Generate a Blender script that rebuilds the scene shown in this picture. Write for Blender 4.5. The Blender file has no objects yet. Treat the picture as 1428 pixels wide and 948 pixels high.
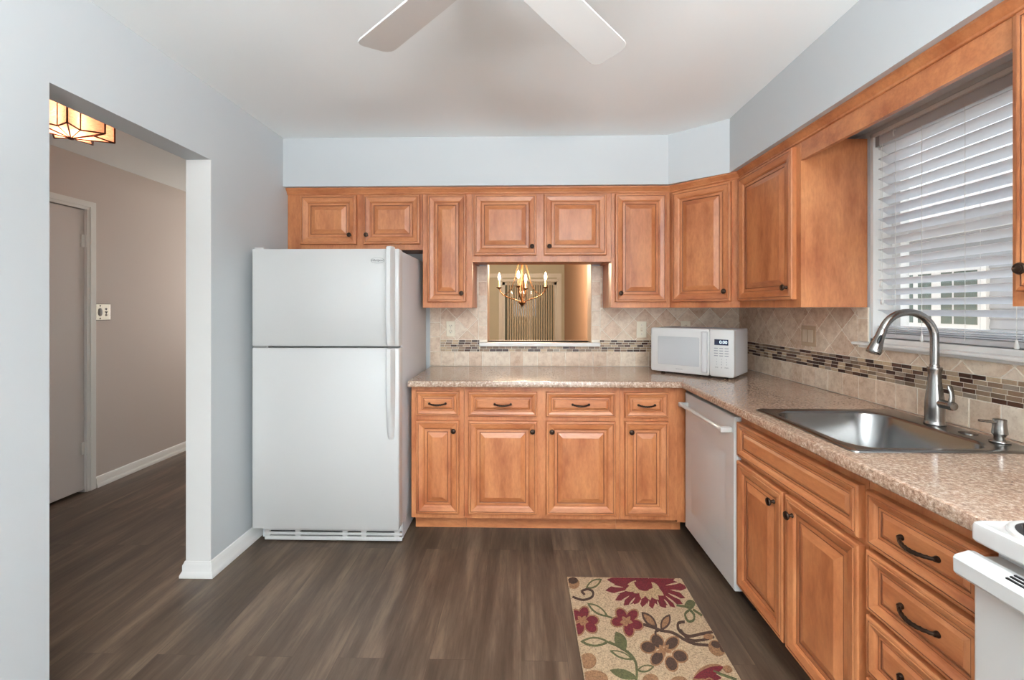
import bpy, bmesh, math, random
from mathutils import Vector, Matrix, Euler
PI = math.pi
random.seed(4)
scene = bpy.context.scene
COL = scene.collection

# ------------------------------------------------------------------ camera, world, light
H = 1.3675                                   # eye height
D, R, L, ZC = 3.1836, 1.5972, -1.5847, 2.4995  # back wall, right wall, left wall, ceiling
cam_d = bpy.data.cameras.new('camera'); cam = bpy.data.objects.new('camera', cam_d); COL.objects.link(cam)
cam.location = (0, 0, H); cam.rotation_euler = (PI/2, 0, .0217)
cam_d.sensor_width = 36; cam_d.lens = 600/1428*36; cam_d.shift_y = -(474-430.14)/1428
cam_d.clip_start = .02
scene.camera = cam
vs = scene.view_settings
vs.view_transform = 'Standard'; vs.look = 'None'; vs.gamma = 1; vs.use_curve_mapping = False
vs.exposure = 0.77
scene.cycles.use_denoising = True
scene.cycles.max_bounces = 10; scene.cycles.diffuse_bounces = 6; scene.cycles.transparent_max_bounces = 16
scene.cycles.caustics_reflective = False; scene.cycles.caustics_refractive = False
scene.cycles.sample_clamp_indirect = 6

world = bpy.data.worlds.new('sky'); scene.world = world; world.use_nodes = True
wn = world.node_tree; wn.nodes.clear()
sky = wn.nodes.new('ShaderNodeTexSky'); sky.sky_type = 'NISHITA'; sky.sun_disc = False
sky.sun_elevation = math.radians(40); sky.sun_rotation = math.radians(200); sky.dust_density = 3
mixn = wn.nodes.new('ShaderNodeMix'); mixn.data_type = 'RGBA'; mixn.inputs[0].default_value = .8
mixn.inputs[7].default_value = (.90, .96, 1, 1)
skm = wn.nodes.new('ShaderNodeVectorMath'); skm.operation = 'SCALE'; skm.inputs['Scale'].default_value = .12
bg = wn.nodes.new('ShaderNodeBackground'); bg.inputs['Strength'].default_value = 1.25
wo = wn.nodes.new('ShaderNodeOutputWorld')
wn.links.new(sky.outputs[0], skm.inputs[0]); wn.links.new(skm.outputs[0], mixn.inputs[6])
wn.links.new(mixn.outputs[2], bg.inputs['Color']); wn.links.new(bg.outputs[0], wo.inputs[0])

def area_light(name, loc, rot, sx, sy, power, color=(1, 1, 1), portal=False):
    l = bpy.data.lights.new(name, 'AREA'); l.shape = 'RECTANGLE'; l.size = sx; l.size_y = sy
    l.energy = power; l.color = color
    o = bpy.data.objects.new(name, l); COL.objects.link(o); o.location = loc; o.rotation_euler = rot
    if portal: l.cycles.is_portal = True
    return o
area_light('patio_fill_light', (.60, -3.18, 1.10), (PI/2, 0, 0), 1.9, 2.0, 42, (.93, .97, 1))     # fill light added at the unseen patio door, faces +Y
area_light('window_daylight_portal', (R+.14, 1.585, 1.68), (0, PI/2, 0), .95, .85, 1, portal=True)
area_light('ceiling_bounce_fill', (.45, -1.1, 1.75), (PI, 0, 0), .9, .9, 215, (.915, .965, 1))      # added unseen fill, aimed up at the ceiling behind the viewer
area_light('hall_end_fill', (-2.5, 5.5, 1.6), (-PI/2, 0, 0), 1.0, 1.4, 14, (1, .93, .88))  # unseen fill added at the far end to brighten the hall
area_light('hall_near_fill', (-2.5, -2.2, 1.9), (PI/2, 0, 0), .8, .8, 6, (1, .93, .88))  # second added hall fill, out of view at the near end
sun_d = bpy.data.lights.new('sun', 'SUN'); sun_d.energy = 4.0; sun_d.angle = .03; sun_d.color = (1, .96, .9)
sun = bpy.data.objects.new('sun', sun_d); COL.objects.link(sun); sun.rotation_euler = (math.radians(16), 0, math.radians(-50))

# ------------------------------------------------------------------ helpers
def S(r, g, b):
    f = lambda c: (c/255/12.92) if c/255 <= .04045 else ((c/255+.055)/1.055)**2.4
    return (f(r), f(g), f(b), 1)

class MB:
    """collects geometry for ONE mesh"""
    def __init__(s): s.v = []; s.f = []; s.m = []
    def add(s, vs, fs, mi=0):
        o = len(s.v); s.v += [tuple(p) for p in vs]
        for f in fs: s.f.append([i+o for i in f]); s.m.append(mi)
    def box(s, x0, x1, y0, y1, z0, z1, mi=0):
        x0, x1 = sorted((x0, x1)); y0, y1 = sorted((y0, y1)); z0, z1 = sorted((z0, z1))
        s.add([(x0,y0,z0),(x1,y0,z0),(x1,y1,z0),(x0,y1,z0),(x0,y0,z1),(x1,y0,z1),(x1,y1,z1),(x0,y1,z1)],
              [(3,2,1,0),(4,5,6,7),(0,1,5,4),(1,2,6,5),(2,3,7,6),(3,0,4,7)], mi)
    def cbox(s, x0, x1, y0, y1, z0, z1, c=.003, mi=0):
        """box with chamfered edges"""
        bm = bmesh.new(); bmesh.ops.create_cube(bm, size=1)
        for v in bm.verts:
            v.co = Vector(((x0+x1)/2+v.co.x*(x1-x0), (y0+y1)/2+v.co.y*(y1-y0), (z0+z1)/2+v.co.z*(z1-z0)))
        bmesh.ops.bevel(bm, geom=bm.edges[:], offset=c, segments=3, profile=.5, affect='EDGES')
        s.bm(bm, mi)
    def bm(s, bm, mi=0, mat=None):
        bm.verts.index_update()
        s.add([(mat @ v.co) if mat else v.co for v in bm.verts], [[v.index for v in f.verts] for f in bm.faces], mi); bm.free()
    def prism(s, poly, h0, h1, fn=lambda a, b, h: (a, b, h), mi=0, inset=0, ch=0):
        """polygon (a,b) extruded h0->h1; optional chamfered top"""
        n = len(poly); vs = [fn(a, b, h0) for a, b in poly]; fs = []
        if inset:
            vs += [fn(a, b, h1-ch) for a, b in poly]
            cx = sum(p[0] for p in poly)/n; cy = sum(p[1] for p in poly)/n
            for a, b in poly:
                d = math.hypot(a-cx, b-cy) or 1; k = max(.2, 1-inset*1.4/d)
                vs.append(fn(cx+(a-cx)*k, cy+(b-cy)*k, h1))
            for l in (0, n):
                for i in range(n): fs.append((l+i, l+(i+1) % n, l+n+(i+1) % n, l+n+i))
            fs.append(tuple(range(2*n, 3*n)))
        else:
            vs += [fn(a, b, h1) for a, b in poly]
            for i in range(n): fs.append((i, (i+1) % n, n+(i+1) % n, n+i))
            fs.append(tuple(range(n, 2*n)))
        fs.append(tuple(range(n-1, -1, -1)))
        s.add(vs, fs, mi)
    def lathe(s, prof, c=(0, 0, 0), axis='z', n=24, mi=0, sx=1, sy=1):
        vs = []; fs = []
        for r, h in prof:
            for i in range(n):
                a = 2*PI*i/n; p = (r*math.cos(a)*sx, r*math.sin(a)*sy, h)
                if axis == 'y': p = (p[0], p[2], p[1])
                if axis == '-y': p = (p[0], -p[2], p[1])
                if axis == 'x': p = (p[2], p[0], p[1])
                vs.append((c[0]+p[0], c[1]+p[1], c[2]+p[2]))
        m = len(prof)
        for j in range(m-1):
            for i in range(n):
                fs.append((j*n+i, j*n+(i+1) % n, (j+1)*n+(i+1) % n, (j+1)*n+i))
        fs.append(tuple(range(n-1, -1, -1))); fs.append(tuple(range((m-1)*n, m*n)))
        s.add(vs, fs, mi)
    def tube(s, pts, r, n=12, mi=0, twist=0, amp=0, cap=True):
        pts = [Vector(p) for p in pts]; k = len(pts)
        rs = r if isinstance(r, (list, tuple)) else [r]*k
        t0 = (pts[1]-pts[0]).normalized()
        u = t0.orthogonal().normalized(); vs = []; fs = []; acc = 0
        for i in range(k):
            t = (pts[min(i+1, k-1)]-pts[max(i-1, 0)]).normalized()
            u = (u - t*u.dot(t)).normalized(); w = t.cross(u)
            if i: acc += (pts[i]-pts[i-1]).length
            for j in range(n):
                a = 2*PI*j/n; rr = rs[i]*(1+amp*math.cos(3*a-twist*acc))
                vs.append(pts[i]+u*(rr*math.cos(a))+w*(rr*math.sin(a)))
        for i in range(k-1):
            for j in range(n):
                fs.append((i*n+j, i*n+(j+1) % n, (i+1)*n+(j+1) % n, (i+1)*n+j))
        if cap: fs.append(tuple(range(n-1, -1, -1))); fs.append(tuple(range((k-1)*n, k*n)))
        s.add(vs, fs, mi)
    def sweep(s, prof, path, mi=0, side=1):
        """profile (out, z) swept along a plan polyline (x,y), mitred; 'out' is to the left of travel * side"""
        path = [Vector((p[0], p[1])) for p in path]; n = len(path); m = len(prof); vs = []; fs = []
        for i in range(n):
            d0 = (path[i]-path[i-1]).normalized() if i else None
            d1 = (path[i+1]-path[i]).normalized() if i < n-1 else None
            if d0 is None: d0 = d1
            if d1 is None: d1 = d0
            n0 = Vector((-d0.y, d0.x))*side; n1 = Vector((-d1.y, d1.x))*side
            b = (n0+n1).normalized(); k = 1/max(.3, b.dot(n0))
            for o, z in prof: vs.append((path[i].x+b.x*o*k, path[i].y+b.y*o*k, z))
        for i in range(n-1):
            for j in range(m):
                fs.append((i*m+j, i*m+(j+1) % m, (i+1)*m+(j+1) % m, (i+1)*m+j))
        fs.append(tuple(range(m-1, -1, -1))); fs.append(tuple(range((n-1)*m, n*m)))
        s.add(vs, fs, mi)
    def build(s, name, mats, parent=None, loc=(0, 0, 0), rotz=0, smooth=None, bevel=0, segs=2):
        me = bpy.data.meshes.new(name); me.from_pydata(s.v, [], s.f)
        bm = bmesh.new(); bm.from_mesh(me); bmesh.ops.recalc_face_normals(bm, faces=bm.faces[:]); bm.to_mesh(me); bm.free()
        for m in (mats if isinstance(mats, (list, tuple)) else [mats]): me.materials.append(m)
        for p, i in zip(me.polygons, s.m): p.material_index = i
        if smooth is not None:
            me.shade_smooth(); me.set_sharp_from_angle(angle=math.radians(smooth))
        o = bpy.data.objects.new(name, me); COL.objects.link(o)
        o.location = loc; o.rotation_euler = (0, 0, rotz)
        if parent: o.parent = parent
        if bevel:
            b = o.modifiers.new('soft_edges', 'BEVEL'); b.width = bevel; b.segments = segs; b.limit_method = 'ANGLE'; b.angle_limit = math.radians(50)
            b.harden_normals = False
        return o

def tag(o, label, cat, group=None):
    o['label'] = label; o['category'] = cat
    if group: o['group'] = group
    return o
def thing(name, label, cat, loc=(0, 0, 0), rotz=0, group=None):
    o = bpy.data.objects.new(name, None); COL.objects.link(o); o.empty_display_size = .1
    o.location = loc; o.rotation_euler = (0, 0, rotz)
    return tag(o, label, cat, group)
def struct(name, mb, mat, **k):
    o = mb.build(name, mat, **k)
    if not k.get('parent'): o['kind'] = 'structure'
    return o
def text_mesh(body, size, depth=.0004):
    c = bpy.data.curves.new('lettering', 'FONT'); c.body = body; c.size = size; c.extrude = depth; c.align_x = 'CENTER'; c.align_y = 'CENTER'
    o = bpy.data.objects.new('lettering', c); COL.objects.link(o)
    dg = bpy.context.evaluated_depsgraph_get(); me = bpy.data.meshes.new_from_object(o.evaluated_get(dg))
    COL.objects.unlink(o); bpy.data.objects.remove(o); return me
def lettering(name, body, size, mat, parent, loc, rot=(PI/2, 0, 0), slant=0):
    me = text_mesh(body, size); me.materials.clear(); me.materials.append(mat)
    if slant:
        for v in me.vertices: v.co.x += slant*v.co.y
    o = bpy.data.objects.new(name, me); COL.objects.link(o); o.parent = parent; o.location = loc; o.rotation_euler = rot
    return o
def rrect(x0, x1, y0, y1, r, n=6):
    pts = []
    for cx, cy, a0 in ((x1-r, y1-r, 0), (x0+r, y1-r, 90), (x0+r, y0+r, 180), (x1-r, y0+r, 270)):
        for i in range(n+1):
            a = math.radians(a0+90*i/n); pts.append((cx+r*math.cos(a), cy+r*math.sin(a)))
    return pts
def loft(mb, rings, mi=0, cap0=False, cap1=True, mis=None):
    n = len(rings[0]); vs = [p for r in rings for p in r]; 
    for j in range(len(rings)-1):
        fs = [(j*n+i, j*n+(i+1) % n, (j+1)*n+(i+1) % n, (j+1)*n+i) for i in range(n)]
        if j == 0: mb.add(vs, fs, mis[j] if mis else mi); base = len(mb.v)-len(vs)
        else:
            for f in fs: mb.f.append([i+base for i in f]); mb.m.append(mis[j] if mis else mi)
    if cap0: mb.f.append([base+i for i in range(n)]); mb.m.append(mi)
    if cap1: mb.f.append([base+(len(rings)-1)*n+i for i in range(n)]); mb.m.append(mi)

# ------------------------------------------------------------------ materials
def mat(name, color=(.8, .8, .8, 1), rough=.5, metal=0, **k):
    m = bpy.data.materials.new(name); m.use_nodes = True
    b = m.node_tree.nodes['Principled BSDF']
    b.inputs['Base Color'].default_value = color; b.inputs['Roughness'].default_value = rough; b.inputs['Metallic'].default_value = metal
    for a, v in k.items(): b.inputs[a.replace('_', ' ')].default_value = v
    return m
def nd(m, t, **k):
    n = m.node_tree.nodes.new(t)
    for a, v in k.items(): setattr(n, a, v)
    return n
def lk(m, a, b): m.node_tree.links.new(a, b)
def ramp(m, stops, interp='LINEAR'):
    n = nd(m, 'ShaderNodeValToRGB'); cr = n.color_ramp; cr.interpolation = interp
    while len(cr.elements) < len(stops): cr.elements.new(.5)
    for e, (p, c) in zip(cr.elements, stops): e.position = p; e.color = c
    return n
def mixc(m, fac, a, b, blend='MIX'):
    n = nd(m, 'ShaderNodeMix', data_type='RGBA', blend_type=blend)
    for s, v in ((0, fac), (6, a), (7, b)):
        if hasattr(v, 'is_output'): lk(m, v, n.inputs[s])
        else: n.inputs[s].default_value = v
    return n.outputs[2]
def P(m): return m.node_tree.nodes['Principled BSDF']
def noise(m, vec, scale, detail=3, rough=.5):
    n = nd(m, 'ShaderNodeTexNoise'); n.inputs['Scale'].default_value = scale; n.inputs['Detail'].default_value = detail
    n.inputs['Roughness'].default_value = rough
    if vec is not None: lk(m, vec, n.inputs['Vector'])
    return n.outputs['Fac']
def coords(m, scale=(1, 1, 1), kind='Object'):
    c = nd(m, 'ShaderNodeTexCoord'); mp = nd(m, 'ShaderNodeMapping'); mp.inputs['Scale'].default_value = scale
    lk(m, c.outputs[kind], mp.inputs['Vector']); return mp.outputs['Vector']
def bump(m, h, strength=.2, dist=.002):
    b = nd(m, 'ShaderNodeBump'); b.inputs['Strength'].default_value = strength; b.inputs['Distance'].default_value = dist
    lk(m, h, b.inputs['Height']); lk(m, b.outputs[0], P(m).inputs['Normal'])

def paint(name, c, rough=.6):
    m = mat(name, c, rough); v = coords(m)
    bump(m, noise(m, v, 260, 2), .06, .001); return m
M_wall = paint('blue_grey_paint', S(195, 199, 201))
M_ceil = paint('ceiling_paint', S(243, 247, 247), .8)
M_white = paint('white_trim_paint', S(232, 231, 228), .35)
M_hall = paint('warm_lit_hall_paint', S(205, 193, 186))  # the hall's warm lamplight is put into this wall colour
M_tan = paint('tan_dining_paint', S(180, 146, 124))
M_dinw = paint('pale_dining_paint', S(205, 203, 188))

def wood(name, scale, dark=S(156, 84, 44), mid=S(188, 118, 73), light=S(205, 137, 89)):
    m = mat(name, rough=.45, Coat_Weight=.32, Coat_Roughness=.3, Specular_IOR_Level=.5)
    oi = nd(m, 'ShaderNodeObjectInfo')
    c = nd(m, 'ShaderNodeTexCoord'); mp = nd(m, 'ShaderNodeMapping'); mp.inputs['Scale'].default_value = scale
    ad = nd(m, 'ShaderNodeVectorMath'); ad.operation = 'ADD'
    cm = nd(m, 'ShaderNodeCombineXYZ'); ml = nd(m, 'ShaderNodeMath', operation='MULTIPLY'); ml.inputs[1].default_value = 37
    lk(m, oi.outputs['Random'], ml.inputs[0])
    for i in range(3): lk(m, ml.outputs[0], cm.inputs[i])
    lk(m, c.outputs['Object'], ad.inputs[0]); lk(m, cm.outputs[0], ad.inputs[1]); lk(m, ad.outputs[0], mp.inputs['Vector'])
    v = mp.outputs['Vector']
    big = noise(m, v, 5, 4, .6); fine = noise(m, v, 42, 4, .65)
    r1 = ramp(m, [(.28, dark), (.5, mid), (.72, light)]); lk(m, big, r1.inputs[0])
    r2 = ramp(m, [(.35, (.74, .68, .62, 1)), (.6, (1, 1, 1, 1))]); lk(m, fine, r2.inputs[0])
    lk(m, mixc(m, .55, r1.outputs[0], r2.outputs[0], 'MULTIPLY'), P(m).inputs['Base Color'])
    return m
M_wv = wood('maple_vertical_grain', (2.0, 2.0, .6))
M_wh = wood('maple_horizontal_grain', (.6, 2.0, 2.0))
M_glaze = mat('dark_glaze', S(122, 70, 42), .45)
WOOD = [M_wv, M_wh, M_glaze]
M_bronze = mat('aged_bronze', S(58, 44, 36), .35, .85)
M_appl = mat('white_enamel', S(207, 206, 204), .28, Coat_Weight=.3)
M_appl_side = mat('textured_enamel', S(214, 216, 219), .6, Specular_IOR_Level=.25); bump(M_appl_side, noise(M_appl_side, coords(M_appl_side), 500, 2), .2, .0005)
M_greyplastic = mat('grey_plastic', S(150, 150, 150), .5)
M_black = mat('black_plastic', S(22, 22, 24), .4)
M_almond = mat('almond_plastic', S(236, 228, 208), .4)
M_tanplate = mat('tan_plastic', S(208, 192, 170), .4)
M_steel = mat('brushed_steel', (.52, .51, .5, 1), .28, 1)
v = coords(M_steel, (4, 4, 300)); bump(M_steel, noise(M_steel, v, 8, 2), .05, .0005)
M_sinksteel = mat('satin_steel', (.25, .245, .24, 1), .25, 1)
M_nickel = mat('brushed_nickel', (.31, .295, .28, 1), .25, 1)
M_chrome = mat('polished_chrome', (.8, .8, .8, 1), .08, 1)
M_copper = mat('copper_came', S(84, 40, 24), .5, .5)
M_brass = mat('antique_brass', S(120, 80, 48), .35, .9)

def granite():
    m = mat('speckled_laminate', rough=.16, Coat_Weight=.3, Coat_Roughness=.08)
    v = coords(m, (1, 1, 1)); a = noise(m, v, 100, 5, .75); b = noise(m, v, 26, 4, .6); f = noise(m, v, 480, 2)
    r = ramp(m, [(.36, S(98, 74, 60)), (.45, S(156, 126, 106)), (.54, S(184, 157, 136)), (.64, S(226, 210, 194))]); lk(m, a, r.inputs[0])
    r2 = ramp(m, [(.35, S(180, 142, 120)), (.65, S(204, 184, 164))]); lk(m, b, r2.inputs[0])
    c = mixc(m, .25, r.outputs[0], r2.outputs[0])
    r3 = ramp(m, [(.38, (.5, .43, .38, 1)), (.5, (1, 1, 1, 1))]); lk(m, f, r3.inputs[0])
    lk(m, mixc(m, .5, c, r3.outputs[0], 'MULTIPLY'), P(m).inputs['Base Color']); return m
M_counter = granite()

def stone_tile():
    m = mat('travertine_tile', rough=.38)
    g = nd(m, 'ShaderNodeNewGeometry'); v = coords(m); 
    a = noise(m, v, 22, 6, .7); b = noise(m, v, 90, 4, .6)
    r = ramp(m, [(.0, S(196, 164, 138)), (.35, S(212, 184, 160)), (.7, S(224, 205, 183)), (1, S(236, 223, 206))]); lk(m, g.outputs['Random Per Island'], r.inputs[0])
    r2 = ramp(m, [(.36, S(172, 138, 110)), (.58, S(232, 216, 196))]); lk(m, a, r2.inputs[0])
    c = mixc(m, .42, r.outputs[0], r2.outputs[0])
    r3 = ramp(m, [(.30, (.72, .66, .6, 1)), (.45, (1, 1, 1, 1))]); lk(m, b, r3.inputs[0])
    lk(m, mixc(m, .5, c, r3.outputs[0], 'MULTIPLY'), P(m).inputs['Base Color']); return m
M_tile = stone_tile()
M_grout = mat('pale_grout', S(242, 234, 220), .9)
def mosaic():
    m = mat('glass_and_stone_mosaic', rough=.38)
    g = nd(m, 'ShaderNodeNewGeometry')
    r = ramp(m, [(0, S(58, 30, 20)), (.20, S(82, 50, 34)), (.28, S(138, 112, 90)), (.45, S(168, 146, 122)), (.6, S(120, 98, 78)), (.72, S(190, 166, 136)), (.86, S(150, 136, 122)), (.95, S(74, 44, 30))], 'CONSTANT')
    lk(m, g.outputs['Random Per Island'], r.inputs[0]); v = coords(m)
    r3 = ramp(m, [(.35, (.8, .76, .72, 1)), (.6, (1, 1, 1, 1))]); lk(m, noise(m, v, 120, 3), r3.inputs[0])
    lk(m, mixc(m, .6, r.outputs[0], r3.outputs[0], 'MULTIPLY'), P(m).inputs['Base Color']); return m
M_mosaic = mosaic()

def planks():
    m = mat('grey_brown_plank_floor', rough=.42)
    c = nd(m, 'ShaderNodeTexCoord'); mp = nd(m, 'ShaderNodeMapping'); mp.inputs['Rotation'].default_value = (0, 0, PI/2)
    lk(m, c.outputs['Object'], mp.inputs['Vector'])
    br = nd(m, 'ShaderNodeTexBrick'); br.offset = .37; br.inputs['Scale'].default_value = 1; br.inputs['Brick Width'].default_value = 1.22
    br.inputs['Row Height'].default_value = .18; br.inputs['Mortar Size'].default_value = .0009; br.inputs['Mortar Smooth'].default_value = .2
    br.inputs['Color1'].default_value = (0, 0, 0, 1); br.inputs['Color2'].default_value = (1, 1, 1, 1); br.inputs['Mortar'].default_value = (.5, .5, .5, 1)
    lk(m, mp.outputs[0], br.inputs['Vector'])
    # grain: stretched along Y, shifted per plank
    sc = nd(m, 'ShaderNodeMapping'); sc.inputs['Scale'].default_value = (6, .55, 1); lk(m, c.outputs['Object'], sc.inputs['Vector'])
    ad = nd(m, 'ShaderNodeVectorMath'); ad.operation = 'MULTIPLY_ADD'; lk(m, br.outputs['Color'], ad.inputs[0]); ad.inputs[1].default_value = (7, 11, 5); lk(m, sc.outputs[0], ad.inputs[2])
    g1 = noise(m, ad.outputs[0], 2.2, 6, .62); g2 = noise(m, ad.outputs[0], 13, 5, .7)
    w = nd(m, 'ShaderNodeTexWave', wave_type='RINGS', rings_direction='Z'); w.inputs['Scale'].default_value = .8; w.inputs['Distortion'].default_value = 5; w.inputs['Detail'].default_value = 3
    w.inputs['Detail Scale'].default_value = .8; lk(m, ad.outputs[0], w.inputs['Vector'])
    r0 = ramp(m, [(0, S(77, 62, 50)), (1, S(95, 79, 65))]); lk(m, br.outputs['Color'], r0.inputs[0])
    r1 = ramp(m, [(.32, S(49, 37, 28)), (.5, S(85, 69, 56)), (.68, S(126, 106, 89))]); lk(m, g1, r1.inputs[0])
    c1 = mixc(m, .62, r0.outputs[0], r1.outputs[0])
    r2 = ramp(m, [(.36, (.48, .44, .41, 1)), (.56, (1, 1, 1, 1))]); lk(m, g2, r2.inputs[0])
    c2 = mixc(m, .45, c1, r2.outputs[0], 'MULTIPLY')
    r3 = ramp(m, [(.1, (.72, .68, .66, 1)), (.45, (1, 1, 1, 1))]); lk(m, w.outputs['Fac'], r3.inputs[0])
    c3 = mixc(m, .35, c2, r3.outputs[0], 'MULTIPLY')
    r4 = ramp(m, [(0, (1, 1, 1, 1)), (1, (.45, .42, .4, 1))]); lk(m, br.outputs['Fac'], r4.inputs[0])
    lk(m, mixc(m, .8, c3, r4.outputs[0], 'MULTIPLY'), P(m).inputs['Base Color'])
    bump(m, g2, .08, .001); return m
M_floor = planks()

def pane_glass(name, tint=(1, 1, 1, 1), refl=.06):
    m = bpy.data.materials.new(name); m.use_nodes = True; nt = m.node_tree; nt.nodes.clear()
    t = nt.nodes.new('ShaderNodeBsdfTransparent'); t.inputs[0].default_value = tint
    g = nt.nodes.new('ShaderNodeBsdfGlossy'); g.inputs['Roughness'].default_value = .02
    mx = nt.nodes.new('ShaderNodeMixShader'); mx.inputs[0].default_value = refl
    o = nt.nodes.new('ShaderNodeOutputMaterial')
    nt.links.new(t.outputs[0], mx.inputs[1]); nt.links.new(g.outputs[0], mx.inputs[2]); nt.links.new(mx.outputs[0], o.inputs[0]); return m
M_glass = pane_glass('clear_window_glass')
def translucent(name, c, fac=.5, rough=.5):
    m = bpy.data.materials.new(name); m.use_nodes = True; nt = m.node_tree; nt.nodes.clear()
    t = nt.nodes.new('ShaderNodeBsdfTranslucent'); t.inputs[0].default_value = c
    d = nt.nodes.new('ShaderNodeBsdfDiffuse'); d.inputs[0].default_value = c
    mx = nt.nodes.new('ShaderNodeMixShader'); mx.inputs[0].default_value = fac
    o = nt.nodes.new('ShaderNodeOutputMaterial')
    nt.links.new(d.outputs[0], mx.inputs[1]); nt.links.new(t.outputs[0], mx.inputs[2]); nt.links.new(mx.outputs[0], o.inputs[0]); return m
M_slat = translucent('white_blind_slat', S(242, 244, 247), .38)
M_vane = translucent('beige_blind_vane', S(242, 233, 218), .25)
def emit(name, c, s):
    m = bpy.data.materials.new(name); m.use_nodes = True; nt = m.node_tree; nt.nodes.clear()
    e = nt.nodes.new('ShaderNodeEmission'); e.inputs[0].default_value = c; e.inputs[1].default_value = s
    o = nt.nodes.new('ShaderNodeOutputMaterial'); nt.links.new(e.outputs[0], o.inputs[0]); return m
M_bulb = emit('warm_bulb_glow', (1, .72, .42, 1), 14)
M_hallbulb = emit('hall_bulb_glow', (1, .82, .58, 1), 2.0)
M_display = mat('display_window', S(20, 28, 56), .1)
M_digits = emit('display_digits', (.7, .85, 1, 1), 1.2)

# ------------------------------------------------------------------ room shell
T = .128                                    # left partition thickness
LH = L-T                                    # hall side of the partition
XH = -3.25                                  # hall far wall
YB, YF = -3.2, 8.5                          # wall behind the viewer, dining far wall
WB = .17                                    # thickness of the pass-through wall
OY0, OY1, OZ = 1.411, 2.165, 2.127          # doorway in the left wall
fl = MB(); fl.box(XH-.1, R+.15, YB-.15, YF+.1, -.05, 0); struct('floor', fl, M_floor)
ce = MB(); ce.box(XH-.1, R+.15, YB-.15, YF+.1, ZC, ZC+.05); struct('ceiling', ce, M_ceil)
w = MB(); w.box(LH, L, YB, OY0, 0, ZC); w.box(LH, L, OY1, D, 0, ZC); w.box(LH, L, OY0, OY1, OZ, ZC); struct('wall_left', w, M_wall)
PX0, PX1, PZ0, PZ1 = -.255, .518, 1.118, 1.72   # pass-through
w = MB(); w.box(LH, PX0, D, D+WB, 0, ZC); w.box(PX1, R+.15, D, D+WB, 0, ZC); w.box(PX0, PX1, D, D+WB, 0, PZ0); w.box(PX0, PX1, D, D+WB, PZ1, ZC)
struct('wall_back', w, M_wall)
WY0, WY1, WZ0, WZ1 = 1.17, 2.008, 1.214, 2.16
w = MB(); w.box(R, R+.15, YB, WY0, 0, ZC); w.box(R, R+.15, WY1, D, 0, ZC); w.box(R, R+.15, WY0, WY1, 0, WZ0); w.box(R, R+.15, WY0, WY1, WZ1, ZC)
struct('wall_right', w, M_wall)
w = MB(); w.box(XH-.1, -.4, YB-.15, YB, 0, ZC); w.box(1.58, R+.15, YB-.15, YB, 0, ZC); w.box(-.4, 1.58, YB-.15, YB, 2.12, ZC); struct('wall_front', w, M_wall)
w = MB(); w.box(XH-.1, XH, YB, 2.33, 0, ZC); w.box(XH-.1, XH, 3.14, YF, 0, ZC); w.box(XH-.1, XH, 2.33, 3.14, 2.105, ZC); w.box(XH-.1, XH-.06, 2.33, 3.14, 0, 2.105); struct('wall_hall', w, M_hall)  # last box is added behind the door to stop light leaking under it
w = MB(); w.box(XH, LH, 5.6, 5.7, 0, ZC); struct('wall_hall_end', w, M_hall)
w = MB(); w.box(LH, LH+.1, D+WB, YF, 0, ZC); struct('wall_dining_left', w, M_dinw)
w = MB(); w.box(.85, .95, D+WB, YF, 0, ZC); struct('wall_dining_right', w, M_tan)
SX0, SX1, SZ = -.375, .70, 1.885
w = MB(); w.box(LH, SX0, YF, YF+.1, 0, ZC); w.box(SX1, .95, YF, YF+.1, 0, ZC); w.box(SX0, SX1, YF, YF+.1, SZ, ZC); struct('wall_dining_far', w, M_dinw)
# soffit above the wall cabinets: back, diagonal, right
s0 = .356
sp = [(L, D), (L, D-s0), (.958, D-s0), (R-s0, 2.592), (R-s0, YB), (R, YB), (R, D)]
so = MB(); so.prism(sp, 2.178, ZC); struct('soffit', so, M_wall)
# baseboards
BP = [(0, 0), (.022, 0), (.022, .012), (.015, .028), (.013, .032), (.013, .06), (.008, .07), (.006, .078), (0, .082)]
b = MB(); b.sweep(BP, [(L, D), (L, OY1), (LH, OY1), (LH, 5.6)], side=1); struct('baseboard_left', b, M_white, smooth=35)
b = MB(); b.sweep(BP, [(LH, YB), (LH, OY0), (L, OY0), (L, YB)], side=1); struct('baseboard_left_near', b, M_white, smooth=35)
b = MB(); b.sweep(BP, [(XH, 5.6), (XH, 3.212)], side=1); struct('baseboard_hall', b, M_white, smooth=35)
# white jamb lining of the doorway (painted, far face only)
j = MB(); j.box(LH, L, OY1-.004, OY1, .0, OZ); struct('trim_1', j, M_white)
# pass-through lining and sill
j = MB(); j.box(PX0, PX0+.005, D-.001, D+WB+.001, PZ0, PZ1); j.box(PX1-.005, PX1, D-.001, D+WB+.001, PZ0, PZ1); struct('trim_2', j, paint('pale_tan_lining', S(206, 178, 154)))
j = MB(); j.cbox(-.31, .576, D-.045, D+WB+.03, 1.090, 1.118, .006); struct('trim_3', j, M_white)
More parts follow.
